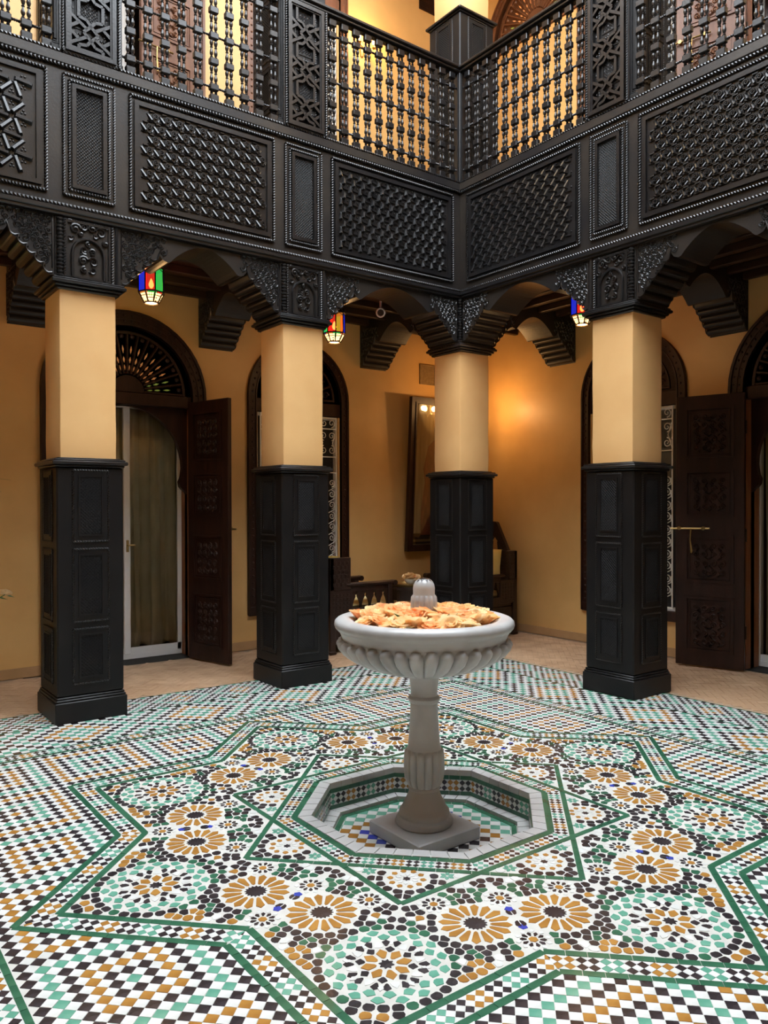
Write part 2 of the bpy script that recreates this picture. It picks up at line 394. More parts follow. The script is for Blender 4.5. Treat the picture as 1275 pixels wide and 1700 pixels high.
def chequer(p0, p1, width, rows, cols, m0=None, m1=None, phase=0, lo=0.0, hi=1.0):
    # a band of small diamonds, rows across; p0->p1 is the centre line, mitred at both ends by half planes m0/m1
    L = math.hypot(p1[0]-p0[0], p1[1]-p0[1]); ux, uy = (p1[0]-p0[0])/L, (p1[1]-p0[1])/L; nx, ny = -uy, ux
    pt = width/rows; hh = pt/2; n = int(L/pt)+3
    for a in range(-4, 2*n+4):
        for b in range(-rows, rows+1):
            if (a+b+rows) % 2: continue
            u, v = a*hh, b*hh
            col = 'w'
            if (b+rows) % 2 == 1: col = cols[((a//2)//2+phase) % len(cols)]
            q = [(u+hh,v),(u,v+hh),(u-hh,v),(u,v-hh)]
            q = clip(q, 0, 1, width/2); q = clip(q, 0, -1, width/2)
            q = [(p0[0]+ux*s+nx*t, p0[1]+uy*s+ny*t) for s, t in q]
            for mm in (m0, m1):
                if mm and len(q) >= 3: q = clip(q, *mm)
            if len(q) >= 3: tile(q, col, 0, 0.0010)
SEQ = ['k','m','k','b']
for R, wd in ((ROUT,0.030),(RIN,0.030)):
    o = star_outline(R)
    for i in range(16): strip(o[i], o[(i+1)%16], wd, 'g')
RM = (ROUT+RIN)/2; o = star_outline(RM)
for i in range(16):
    p0, p1 = o[i], o[(i+1)%16]; mm = []
    for q, sgn in ((p0, -1), (p1, 1)):     # mitre lines run through the vertex and the centre
        L = math.hypot(*q); nx, ny = -q[1]/L*sgn, q[0]/L*sgn; mm.append((nx, ny, 0.0))
    chequer(p0, p1, (ROUT-RIN)*S2-0.032, 2, SEQ, mm[0], mm[1], i)
# inner eight-point star: both full squares
for k in range(2):
    for i in range(4):
        a0 = PI/2*i+PI/4*k; a1 = a0+PI/2
        strip((RIS*math.cos(a0),RIS*math.sin(a0)), (RIS*math.cos(a1),RIS*math.sin(a1)), 0.026, 'g', z=0.0008+0.0003*k)
APB = 0.625                        # apothem of the green rim round the basin
def octo(ap, k): r = ap/math.cos(PI/8); a = PI/4*k+PI/8; return (r*math.cos(a), r*math.sin(a))
for k in range(8):
    strip(octo(APB,k), octo(APB,k+1), 0.034, 'g', 0.07)
    q0, q1 = octo((APB+RIS*S2)/2, k), octo((APB+RIS*S2)/2, k+1); mm = []
    for q, sgn in ((q0,-1),(q1,1)): L = math.hypot(*q); mm.append((-q[1]/L*sgn, q[0]/L*sgn, 0.0))
    chequer(q0, q1, RIS*S2-APB-0.032, 2, SEQ, mm[0], mm[1], k)
# square frame, small band, large band, fine band
for s_ in range(4):
    a = PI/2*s_
    def Q(u, v): return rot2((v, u), a)          # v outward, u along
    strip(Q(-HS-0.013,HS+0.013), Q(HS+0.013,HS+0.013), 0.024, 'g')
    strip(Q(-2.15,2.15), Q(2.15,2.15), 0.014, 'g'); strip(Q(-2.693,2.693), Q(2.693,2.693), 0.014, 'g'); strip(Q(-3.108,3.108), Q(3.108,3.108), 0.012, 'g')
    m0 = rot2((-S2,-S2), a); m1 = rot2((-S2,S2), a)
    chequer(Q(-2.2,2.0985), Q(2.2,2.0985), 0.086, 2, SEQ, (m0[0],m0[1],0.0), (m1[0],m1[1],0.0), s_)
    for (v0, v1, nv, ph, per) in ((2.158,2.686,11,(0.321,0.178,0.321,0.178)[s_],18), (2.701,3.101,11,0.1,14)):
        sz = (v1-v0)/nv; half = nv//2; nu = int(v1/sz)+2; i0 = round(ph/sz)
        for i in range(-nu, nu+1):
            for j in range(nv):
                u = i*sz; v = v0+(j+0.5)*sz
                if abs(u) > v+sz: continue
                jj = j-half; ii = (i-i0) % per
                if ii > per/2: ii -= per
                if (ii+jj) % 2 == 0:
                    r = abs(ii)+abs(jj)
                    col = {0:'m',2:'m' if per == 18 else 'b',4:'b' if per == 18 else 'k',6:'k' if per == 18 else 'm',8:'m' if per == 18 else 'k',10:'k',12:'m',14:'k'}.get(r, 'k')
                else: col = 'w'
                p = [Q(u-sz/2,v-sz/2),Q(u+sz/2,v-sz/2),Q(u+sz/2,v+sz/2),Q(u-sz/2,v+sz/2)]
                p = clip(p, m0[0], m0[1], 0.0); p = clip(p, m1[0], m1[1], 0.0) if len(p) >= 3 else p
                if len(p) >= 3: tile(p, col, 0, 0.0010)
# ---- star interior: rosettes, small flowers and fill pieces (one eighth, turned eight times)
def polar(r, deg): a = math.radians(deg); return (r*math.cos(a), r*math.sin(a))
FEAT = []                          # (x,y,reserved radius,kind,turn)
for k in range(8):
    FEAT.append((*polar(1.425,45*k), 0.216, 'eight', 45*k))
    for s_ in (-1, 1): FEAT.append((*polar(1.16,45*k+22.5+8*s_), 0.146, 'sixteen', 45*k))
    FEAT.append((*polar(1.303,45*k+22.5), 0.072, 'mini', 45*k)); FEAT.append((*polar(0.997,45*k+22.5), 0.072, 'mini', 45*k))
    for s_ in (-1, 1): FEAT.append((*polar(1.012,45*k+7.2*s_), 0.066, 'mini', 45*k))
    FEAT.append((*polar(0.812,45*k), 0.098, 'small', 45*k))
RANK = {'eight':0,'sixteen':0,'small':0,'mini':1}
def region_ok(x, y, mg=0.0):
    ang = math.atan2(y, x)
    if not in_star(x, y, RIN-(0.018+mg)/S2): return False
    d_oct = max(a*x+b*y for a, b in SL)
    if d_oct < RIS*S2+0.014+mg: return False
    for k in range(2):             # keep clear of the inner star's strips
        xr, yr = (x, y) if k else rot2((x, y), PI/4)
        e = max(abs(xr), abs(yr))-RIS*S2
        if abs(e) < 0.014+mg and min(abs(xr), abs(yr)) < RIS*S2+0.014: return False
    return True
def free(x, y, pad, rank, skip):
    for f in FEAT:
        if f is skip or RANK[f[3]] > rank: continue
        if math.hypot(x-f[0], y-f[1]) < f[2]+pad: return False
    return True
def petal(c, a, r0, r1, w0, w1, tip=0.25):
    ca, sa = math.cos(a), math.sin(a); rm = r1-(r1-r0)*tip
    return [(c[0]+r*ca-t*sa, c[1]+r*sa+t*ca) for r, t in ((r0,-w0),(rm,-w1),(r1,0),(rm,w1),(r0,w0),(r0-(r1-r0)*0.10,0))]
def starpoly(c, n, ro, ri, a0=0.0): return [(c[0]+(ro if i % 2 == 0 else ri)*math.cos(a0+PI*i/n), c[1]+(ro if i % 2 == 0 else ri)*math.sin(a0+PI*i/n)) for i in range(2*n)]
PIECES = []                        # fancy pieces of one eighth
def pc(p, col, f, chk=True):
    c = centroid(p)
    if chk:
        if not region_ok(c[0], c[1], 0.004): return
        if not free(c[0], c[1], 0.002, RANK[f[3]]-(0 if RANK[f[3]] else 1) if False else (0 if f[3] == 'mini' else -1), f): return
    PIECES.append((p, col))
SECT = [f for f in FEAT if -22.6 <= (math.degrees(math.atan2(f[1], f[0]))) < 22.4 or abs(math.degrees(math.atan2(f[1], f[0]))-22.5) < 0.05 and f[3] == 'mini']
SECT = [f for f in SECT if not (f[3] == 'mini' and math.degrees(math.atan2(f[1], f[0])) < -22)]
for f in SECT:
    c = (f[0], f[1]); base = math.atan2(f[1], f[0])
    if f[3] == 'sixteen':
        pc(starpoly(c, 16, 0.046, 0.036, base), 'k', f)
        for i in range(16): pc(petal(c, base+PI*2*(i+0.5)/16, 0.062, 0.138, 0.0075, 0.0172, 0.24), 'b', f)
    elif f[3] == 'eight':
        pc(starpoly(c, 8, 0.028, 0.019, base), 'k', f)
        for i in range(8):
            a = base+PI/4*i
            pc(petal(c, a+PI/8, 0.039, 0.090, 0.008, 0.020, 0.45), 'b', f)
            pc(petal(c, a, 0.076, 0.108, 0.006, 0.0175, 0.5), 'k', f)
            pc(petal(c, a+PI/8, 0.104, 0.138, 0.016, 0.013, 0.5), 'w', f)
            for t in (-1, 1): pc(petal(c, a+t*0.150, 0.112, 0.148, 0.005, 0.0155, 0.35), 'k', f)
            pc(petal(c, a, 0.120, 0.152, 0.004, 0.011, 0.5), 'w', f)
        for i in range(16):
            a = base+PI/8*(i+0.5)
            pc(petal(c, a, 0.152, 0.186, 0.012, 0.0225, 0.5), 'm', f)
            pc(petal(c, a+PI/16, 0.182, 0.216, 0.011, 0.0235, 0.45), 'm', f)
    elif f[3] == 'mini':
        pc(starpoly(c, 6, 0.018, 0.015, base), 'b', f)
        for i in range(10):
            a = base+PI/5*i
            pc(petal(c, a, 0.025, 0.049, 0.003, 0.0085, 0.35), 'k', f)
            pc(petal(c, a+PI/10, 0.048, 0.068, 0.004, 0.010, 0.5), 'w', f)
    elif f[3] == 'small':
        pc(starpoly(c, 6, 0.018, 0.012, base), 'k', f)
        for i in range(10):
            a = base+PI/5*i
            pc(petal(c, a, 0.026, 0.052, 0.004, 0.010, 0.5), 'w', f, False)
            pc(petal(c, a+PI/10, 0.058, 0.084, 0.008, 0.014, 0.5), 'b', f)
        for t in (-1, 1):
            q = (0.765, t*0.165)
            for i in range(6): pc(petal(q, PI/3*i, 0.008, 0.034, 0.004, 0.0095, 0.5), 'm', f, False)
# fill pieces: relaxed points between the features, each a rounded Voronoi cell
rnd = random.Random(11)
def kind_pad(x, y):
    for f in FEAT:
        d = math.hypot(x-f[0], y-f[1])
        if d < f[2]+0.014+(0.022 if f[3] == 'mini' and False else 0): return False
    for k in range(8):
        for t in (-1, 1):
            q = rot2((0.765, t*0.165), PI/4*k)
            if math.hypot(x-q[0], y-q[1]) < 0.045: return False
    return region_ok(x, y, 0.016)
half = []                          # seeds in 0..22.5 deg
for rr_n in (0.0,):
    for f in FEAT:                 # a ring of black seeds hugging every large rosette
        if True:
            nn, hc, pad = {'sixteen':(24,'k',0.019),'eight':(32,'k',0.018),'mini':(13,'g',0.016),'small':(15,'k',0.017)}[f[3]]
            for i in range(nn):
                a = 2*PI*(i+0.5)/nn+math.atan2(f[1], f[0]); x, y = f[0]+(f[2]+pad)*math.cos(a), f[1]+(f[2]+pad)*math.sin(a); dg = math.degrees(math.atan2(y, x))
                if 0 < dg < 22.5 and kind_pad(x, y) and all(math.hypot(x-p[0], y-p[1]) > 0.026 for p in half): half.append((x, y, hc if rnd.random() < (0.62 if f[3] == 'eight' else 0.85) else ('g' if f[3] == 'eight' else 'k')))
for t in range(9000):
    dg = rnd.uniform(0.2, 22.3); r = math.sqrt(rnd.uniform(0.72**2, 1.8**2)); x, y = polar(r, dg)
    if not kind_pad(x, y): continue
    if y < 0.014 or abs(math.sin(math.radians(22.5-dg))*r) < 0.014: continue
    if all(math.hypot(x-p[0], y-p[1]) > 0.030 for p in half): half.append((x, y, None))
colr = {}
seeds = []
for (x, y, c) in half:
    d8 = min(math.hypot(x-f[0], y-f[1])-f[2] for f in FEAT if f[3] == 'eight'); dsm = math.hypot(x-0.812, y)
    if c is None:
        if dsm < 0.2 and abs(x)+abs(y) < RIS: c = 'k' if rnd.random() < 0.85 else 'b'
        else:
            q = rnd.random()
            near_edge = not region_ok(x, y, 0.075)
            c = ('b' if q < 0.45 else 'k' if q < 0.74 else 'w') if near_edge and math.hypot(x, y) > 1.3 else ('k' if q < 0.36 else 'g' if q < 0.66 else 'b' if q < 0.79 else 'w')
            if d8 < 0.03: c = 'k' if q < 0.6 else 'g'
    seeds += [(x, y, c), (x, -y, c)]
allp = []
for k in range(-1, 2):
    for (x, y, c) in seeds: allp.append(rot2((x, y), PI/4*k))
for (x, y, c) in seeds:
    nb = sorted((p for p in allp if 1e-5 < math.hypot(p[0]-x, p[1]-y) < 0.10), key=lambda p: math.hypot(p[0]-x, p[1]-y))[:14]
    R0 = 0.021
    cell = [(x+R0*math.cos(2*PI*i/10), y+R0*math.sin(2*PI*i/10)) for i in range(10)]
    for p in nb:
        dx, dy = p[0]-x, p[1]-y; d = math.hypot(dx, dy); dx /= d; dy /= d
        cell = clip(cell, dx, dy, dx*x+dy*y+d/2-0.0028)
        if len(cell) < 3: break
    for f in FEAT:
        dx, dy = f[0]-x, f[1]-y; d = math.hypot(dx, dy)
        if d < f[2]+0.06 and len(cell) >= 3: dx /= d; dy /= d; cell = clip(cell, dx, dy, dx*x+dy*y+(d-f[2]-0.001))
    if len(cell) >= 3: PIECES.append((cell, c))
# blue accents between each rosette pair
for t in (1.085, 1.215):
    q = polar(t, 22.5); PIECES.append((starpoly(q, 5, 0.019, 0.015), 'u'))
for k in range(8):
    for (p, c) in PIECES: tile([rot2(q, PI/4*k) for q in p], c, 0.0, 0.0004)
# ---- basin
POOLZ, APW = -0.165, 0.548
fl = empty('floor', (CX, CY, 0.0)); struct(fl, 'mosaic court floor of small glazed tiles with a large eight-pointed star')
def oct_ring(mb, a0, a1, z0, z1, m=0):
    for k in range(8):
        A, B, C_, D = octo(a0,k), octo(a0,k+1), octo(a1,k+1), octo(a1,k)
        mb.add([(A[0],A[1],z0),(B[0],B[1],z0),(C_[0],C_[1],z1),(D[0],D[1],z1)], [(0,3,2,1)], m)
mb = MB()                          # bedding with an octagonal opening
B_ = 3.116
for k in range(8):
    A, C_ = octo(APW+0.03,k), octo(APW+0.03,k+1)
    def sq(p): s = B_/max(abs(p[0]), abs(p[1])); return (p[0]*s, p[1]*s)
    D, E_ = sq(A), sq(C_)
    poly = [A, D] + ([((B_ if D[0] > 0 else -B_), (B_ if E_[1] > 0 else -B_))] if False else [])
    cor = [(B_,B_),(-B_,B_),(-B_,-B_),(B_,-B_)]
    extra = [q for q in cor if (math.atan2(q[1],q[0])-math.atan2(A[1],A[0])) % (2*PI) < (math.atan2(C_[1],C_[0])-math.atan2(A[1],A[0])) % (2*PI)]
    poly = [A, D]+extra+[E_, C_]
    mb.add([(p[0],p[1],-0.0022) for p in poly], [tuple(range(len(poly)))])
mb.build('tile_bedding', M['grout'], fl, smooth=None, fix=False)
mb = MB(); oct_ring(mb, APW, APW, 0.0, POOLZ); oct_ring(mb, APW, 0.0, POOLZ, POOLZ); mb.build('basin_lining', M['grout'], fl, smooth=None, fix=False)
# rim of pale marble pieces round the basin, each its own slab
n_rim = 0
for k in range(8):
    A, B, C_, D = octo(APW-0.004,k), octo(APW-0.004,k+1), octo(APB-0.018,k+1), octo(APB-0.018,k)
    for i in range(6):
        t0, t1 = i/6+0.006, (i+1)/6-0.006
        L_ = lambda P, Q, t: (P[0]+(Q[0]-P[0])*t, P[1]+(Q[1]-P[1])*t)
        mb = MB(); mb.prism([L_(A,B,t0),L_(A,B,t1),L_(D,C_,t1),L_(D,C_,t0)], -0.03, 0.0035, 'xy'); mb.build('rim_slab', M['marble'], fl, smooth=None)
        a0, a1 = 0.480, APW-0.004
        A2, B2, C2, D2 = octo(a0,k), octo(a0,k+1), octo(a1,k+1), octo(a1,k)
        mb = MB(); mb.prism([L_(A2,B2,t0),L_(A2,B2,t1),L_(D2,C2,t1),L_(D2,C2,t0)], POOLZ, POOLZ+0.022, 'xy'); mb.build('step_slab', M['marble'], fl, smooth=None)
# tiles on the basin wall: green courses above and below a diamond band
WT = []
for k in range(8):
    A, B = octo(APW-0.004,k), octo(APW-0.004,k+1); L = math.hypot(B[0]-A[0], B[1]-A[1]); ux, uy = (B[0]-A[0])/L, (B[1]-A[1])/L; nx, ny = uy*-1, ux
    nrm = (-A[0]-B[0], -A[1]-B[1]); ln = math.hypot(*nrm); nrm = (nrm[0]/ln, nrm[1]/ln)
    def wt(q, col): WT.append(([(A[0]+ux*s, A[1]+uy*s, z) for s, z in q], nrm, col))
    for z0, z1 in ((-0.052,-0.030),(-0.143,-0.121)):
        for i in range(7): wt([(L*i/7+0.001,z0),(L*(i+1)/7-0.001,z0),(L*(i+1)/7-0.001,z1),(L*i/7+0.001,z1)], 'g')
    pt = L/13; hz = 0.034/2
    for a in range(0, 27):
        for b in range(0, 5):
            if (a+b) % 2: continue
            u, z = a*pt/2, -0.121+b*hz
            col = 'w' if b % 2 == 0 else ['k','b','k','m'][((a//2)//2+k) % 4]
            q = [(u+pt/2,z),(u,z+hz),(u-pt/2,z),(u,z-hz)]
            q = clip(q,1,0,L-0.001); q = clip(q,-1,0,-0.001); q = clip(q,0,1,-0.053); q = clip(q,0,-1,0.120)
            if len(q) >= 3: wt(shrink(q, 0.001), col)
mb = MB()
for q, nr, col in WT:
    q2 = [(p[0]+nr[0]*0.004, p[1]+nr[1]*0.004, p[2]) for p in q]; n = len(q)
    mb.add([tuple(p) for p in q]+q2, [tuple(range(n,2*n))]+[(i,(i+1)%n,n+(i+1)%n,n+i) for i in range(n)], COLS[col])
o = mb.build('basin_wall_tiles', TMATS, fl, smooth=None); o['kind'] = 'stuff'
PP = 0.0735; hp = PP/2
for a in range(-16, 17):
    for b in range(-16, 17):
        if (a+b) % 2: continue
        x, y = a*hp, b*hp
        if max(A*x+B*y for A, B in SL) > 0.47+hp: continue
        r = max(abs(a//2), abs(b//2))
        col = 'w' if a % 2 else ('u' if a//2 >= 2 and b//2 >= 1 and r <= 4 or r == 3 and b//2 > 0 else ['m','b','k','b','k','b','m','m'][min(r+1,7)])
        p = [(x+hp,y),(x,y+hp),(x-hp,y),(x,y-hp)]
        for A, B in SL: p = clip(p, A, B, 0.446)
        tile(p, col, POOLZ+0.004, 0.0016)
for k in range(8): strip(octo(0.462,k), octo(0.462,k+1), 0.028, 'g', 0.07, POOLZ+0.005)
# ---- split: the 300 tiles that show largest become parts, the rest one part
def shown(t):
    p, c, z = t; P = [CAMPROJ(CX+q[0], CY+q[1], z) for q in p]
    if any(q is None for q in P): return 0
    cx_, cy_ = sum(q[0] for q in P)/len(P), sum(q[1] for q in P)/len(P)
    if not (0 < cx_ < 1275 and 0 < cy_ < 1700): return 0
    return abs(sum(P[i][0]*P[(i+1)%len(P)][1]-P[(i+1)%len(P)][0]*P[i][1] for i in range(len(P))))/2
order = sorted(range(len(TILES)), key=lambda i: -shown(TILES[i])); big = set(order[:300])
SHARED = {}
def tile_verts(p, zt, zb): return [(q[0],q[1],zb) for q in p]+[(q[0],q[1],zt) for q in p]
stuff = MB(); rr = random.Random(3)
for i, (p, c, z) in enumerate(TILES):
    n = len(p); dz = rr.uniform(-0.0006, 0.0006); fs = [tuple(range(n,2*n))]+[(k,(k+1)%n,n+(k+1)%n,n+k) for k in range(n)]
    tx, ty = rr.uniform(-0.010,0.010), rr.uniform(-0.010,0.010); cc = centroid(p)
    if i in big:
        q = [(round(a-cc[0],4), round(b-cc[1],4)) for a, b in p]; key = (tuple(q), c)
        if key not in SHARED:
            t = MB(); t.add(tile_verts(q, 0.0, -0.006), fs); SHARED[key] = t.mesh('tile', TMATS[COLS[c]], None)
        o = put('tile', SHARED[key], fl, (cc[0],cc[1],z+dz)); o.rotation_euler = (tx*0.5, ty*0.5, 0)
    else:
        vsx = [(a,b,z+dz-0.006) for a, b in p]+[(a,b,z+dz+(a-cc[0])*tx+(b-cc[1])*ty) for a, b in p]
        stuff.add(vsx, fs, COLS[c])
o = stuff.build('tile_field', TMATS, fl, smooth=None, fix=False); o['kind'] = 'stuff'; o['label'] = 'the smaller glazed tiles of the mosaic'
# ---- terracotta herringbone on the gallery walk
gf = MB(); ring(gf, -1.95, XW+0.25, -1.55, YW+0.25, CX-3.11, CX+3.115, CY-3.11, CY+3.115, -0.05, -0.009)
gfo = struct(gf.build('floor', M['terrag'], fix=False), 'terracotta herringbone walk under the galleries')
BL, BW = 0.165, 0.055; bricks = []
mbk = MB(); mbk.cbox(0.0012, BL-0.0012, 0.0012, BW-0.0012, -0.02, 0.0, 0.0015); bmesh_brick = mbk.mesh('terracotta_brick', M['terra'], None)
for i in range(-160, 200):
    for j in range(-60, 80):
        for o_ in range(2):
            # 3:1 herringbone
            bx = i*BW + j*BL*1.0; by = i*BW - j*BL
            if o_: x, y, rot = bx+BW, by+BW, PI/2
            else: x, y, rot = bx, by, 0.0
            cx_, cy_ = (x+BL/2, y+BW/2) if not o_ else (x-BW/2, y+BL/2)
            X, Y = rot2((cx_, cy_), PI/4); X += 5; Y += 5
            if not (1.0 < X < XW+0.02 and 2.3 < Y < YW+0.02): continue
            if X < CX+3.115+0.03 and Y < CY+3.115+0.03: continue
            if X > XW-0.06 or Y > YW-0.06: continue
            px = rot2((x, y), PI/4); bricks.append((px[0]+5, px[1]+5, rot+PI/4, X, Y))
def bshow(b):
    P = CAMPROJ(b[3], b[4]); return 0 if P is None or not (0 < P[0] < 1275 and P[1] < 1700) else 1/P[2]**3
bricks.sort(key=bshow, reverse=True)
bst = MB()
for i, b in enumerate(bricks):
    z = rr.uniform(-0.001, 0.001)-0.0042
    if i < 150: put('terracotta_brick', bmesh_brick, gfo, (b[0],b[1],z), b[2])
    else:
        c_, s_ = math.cos(b[2]), math.sin(b[2]); g = 0.0014
        q = [(g,g),(BL-g,g),(BL-g,BW-g),(g,BW-g)]; q = [(b[0]+u*c_-v*s_, b[1]+u*s_+v*c_) for u, v in q]
        bst.add([(u,v,-0.01) for u, v in q]+[(u,v,z) for u, v in q], [(4,5,6,7),(0,1,5,4),(1,2,6,5),(2,3,7,6),(3,0,4,7)])
o = bst.build('terracotta_paving', M['terra'], gfo, smooth=None, fix=False); o['kind'] = 'stuff'
# ================================================================== PILLARS
def stud_field(mb, x0, x1, z0, z1, y, sp=0.022, h=0.006, m=0):
    nx = max(2, int((x1-x0)/sp)); nz = max(2, int((z1-z0)/sp)); sx, sz = (x1-x0)/nx, (z1-z0)/nz; r = sx*0.40
    for i in range(nx*2-1):
        for j in range(nz*2-1):
            if (i+j) % 2: continue
            cx_, cz = x0+sx*(i+1)/2, z0+sz*(j+1)/2
            mb.add([(cx_-r,y,cz),(cx_,y,cz-r),(cx_+r,y,cz),(cx_,y,cz+r),(cx_,y-h,cz)], [(0,1,4),(1,2,4),(2,3,4),(3,0,4)], m)
def lattice_lines(mb, x0, x1, z0, z1, y, sp, r=0.0022):
    n = int(((x1-x0)+(z1-z0))/sp)
    for k in range(1, n):
        for s_ in (1, -1):
            d = k*sp
            a = (x0+max(0, d-(z1-z0)), z0+min(d, z1-z0)); b = (x0+min(d, x1-x0), z0+max(0, d-(x1-x0)))
            if s_ < 0: a = (x0+x1-a[0], a[1]); b = (x0+x1-b[0], b[1])
            if math.hypot(a[0]-b[0], a[1]-b[1]) > 0.01: mb.tube([(a[0],y,a[1]),(b[0],y,b[1])], r, 4)
PANEL = {}
def pillar_panel_meshes(hh):
    if hh in PANEL: return PANEL[hh]
    wd = 0.248; a = MB(); a.ropeframe(-wd/2, wd/2, -hh/2, hh/2, -0.002, 0.0085, 0.019)
    b = MB(); b.box(-wd/2+0.008, wd/2-0.008, -0.004, 0.02, -hh/2+0.008, hh/2-0.008); b.frame(-0.088, 0.088, -hh/2+0.036, hh/2-0.036, 0.012, -0.010, 0.0)
    c = MB(); stud_field(c, -0.074, 0.074, -hh/2+0.05, hh/2-0.05, -0.004, 0.0235, 0.0024); lattice_lines(c, -0.074, 0.074, -hh/2+0.05, hh/2-0.05, -0.0042, 0.0235, 0.0020)
    PANEL[hh] = (a.mesh('rope_frame', M['wood']), b.mesh('panel', M['woodm'], None), c.mesh('stud_field', M['studs'], None)); return PANEL[hh]
def step(mb, lay, m=0):
    for (hw, z0, z1) in lay: mb.cbox(-hw, hw, -hw, hw, z0, z1, 0.006, m)
def shaft(mb, hw, z0, z1, n=8):     # plaster shaft with slightly uneven rounded arrises
    r2_ = random.Random(int(z0*10)); vs = []; fs = []; c = 0.012
    for i in range(n+1):
        z = z0+(z1-z0)*i/n; e = r2_.uniform(-0.0025, 0.0025); h_ = hw+e
        for (x, y) in ((-h_+c,-h_),(h_-c,-h_),(h_-c*0.3,-h_+c*0.3),(h_,-h_+c),(h_,h_-c),(h_-c*0.3,h_-c*0.3),(h_-c,h_),(-h_+c,h_),(-h_+c*0.3,h_-c*0.3),(-h_,h_-c),(-h_,-h_+c),(-h_+c*0.3,-h_+c*0.3)): vs.append((x,y,z))
    for i in range(n):
        for k in range(12): fs.append((i*12+k, i*12+(k+1)%12, i*12+12+(k+1)%12, i*12+12+k))
    mb.add(vs, fs)
def make_pillar(upper=False):
    t = empty('pillar')
    b = MB(); step(b, [(0.255,0.0,0.150),(0.247,0.150,0.168),(0.240,0.168,0.185)]); b.build('plinth', M['woodm'], t)
    b = MB(); b.cbox(-0.235,0.235,-0.235,0.235,0.185,1.825,0.010); b.build('panelled_base', M['woodm'], t)
    for f in range(4):
        a = f*PI/2
        for z0, z1 in ((0.273,0.664),(0.718,1.237),(1.292,1.803)):
            hh = round(z1-z0, 3); A, B, C_ = pillar_panel_meshes(hh); d = 0.236
            p = put('panel', B, t, (math.sin(a)*d, -math.cos(a)*d, (z0+z1)/2), a)
            put('rope_frame', A, p); put('stud_field', C_, p)
    b = MB(); step(b, [(0.246,1.825,1.842),(0.266,1.842,1.868),(0.252,1.868,1.882),(0.225,1.882,1.892)]); b.build('ledge', M['wood'], t)
    b = MB(); shaft(b, 0.200, 1.888, 3.10 if not upper else ZR-UPZ); b.build('plaster_shaft', M['plaster'], t)
    if not upper:
        b = MB(); step(b, [(0.222,3.085,3.105),(0.240,3.105,3.125),(0.262,3.125,3.150),(0.250,3.150,3.166)]); b.build('capital_slab', M['wood'], t)
    return t
pil = make_pillar()
PLBL = ['ochre plaster pillar on black studded base in front of the curtained glass door',
        'ochre plaster pillar on black studded base in front of the arched grille window by an armchair',
        'ochre plaster pillar on black studded base in the courtyard corner behind the fountain',
        'ochre plaster pillar on black studded base beside the carved door leaf with the brass bolt',
        'ochre plaster pillar on black studded base farthest from the courtyard corner, past the bolted door']
for i, p in enumerate(PL+[PC]+PR):
    o = pil if i == 0 else copy_tree(pil)
    o.location = (p[0], p[1], 0); tag(o, PLBL[i], 'pillar', 'lower gallery pillars')
upl = make_pillar(True)
UL = ['upper gallery pillar behind the lattice post above the curtained door', 'upper gallery pillar behind the lattice post above the grille window',
      'upper corner pillar with black studded base and cream shaft above the handrail', 'upper gallery pillar behind the lattice post near the brass-bolted upper door', 'upper gallery pillar farthest along, past the brass-bolted upper door']
for i, p in enumerate(PL+[PC]+PR):
    o = upl if i == 0 else copy_tree(upl)
    o.location = (p[0]+(0.03 if i > 1 else 0.0), p[1]+(0.03 if i < 3 else 0.0), UPZ); tag(o, UL[i], 'pillar', 'upper gallery pillars')
# ================================================================== ARCHES AND BRACKETS
ZT, ZB = 3.598, 3.166
def half_profile(hw):             # from the pilaster edge (u=0) to mid bay (u=hw)
    pts = [(0.0, ZB)]
    n = 5; A = (0.012, ZB+0.004); B = (0.285, 3.445)
    for i in range(n):
        for k in range(6):
            t = (i+k/6)/n; s = k/6
            bul = -0.020*math.sin(PI*s)+0.012*(1 if 0.0 == s else 0)
            u = A[0]+(B[0]-A[0])*t; z = A[1]+(B[1]-A[1])*(t**0.92)
            pts.append((u+0.020*math.sin(PI*s)*0.72-0.008*(k == 0), z-0.020*math.sin(PI*s)*0.70+0.010*(k == 0)))
    pts += [(0.290,3.452),(0.302,3.484),(0.312,3.455),(0.330,3.432),(0.352,3.424),(0.372,3.418),(0.392,3.424)]
    u0 = 0.392
    for k in range(1, 11):
        t = k/10; pts.append((u0+(hw-u0)*t, 3.424+(3.585-3.424)*math.sin(t*PI/2)**0.9))
    return pts
def arch_poly(cw, ZT=ZT):
    hp_ = half_profile(cw/2); L_ = [(-cw/2+u, z) for u, z in hp_]; R_ = [(-x, z) for x, z in L_[::-1]][1:]
    return L_+R_+[(cw/2,ZT),(-cw/2,ZT)]
def lower_at(hp_, u):
    for a, b in zip(hp_[:-1], hp_[1:]):
        if min(a[0],b[0]) <= u <= max(a[0],b[0]) and abs(b[0]-a[0]) > 1e-6: return a[1]+(b[1]-a[1])*(u-a[0])/(b[0]-a[0])
    return ZB
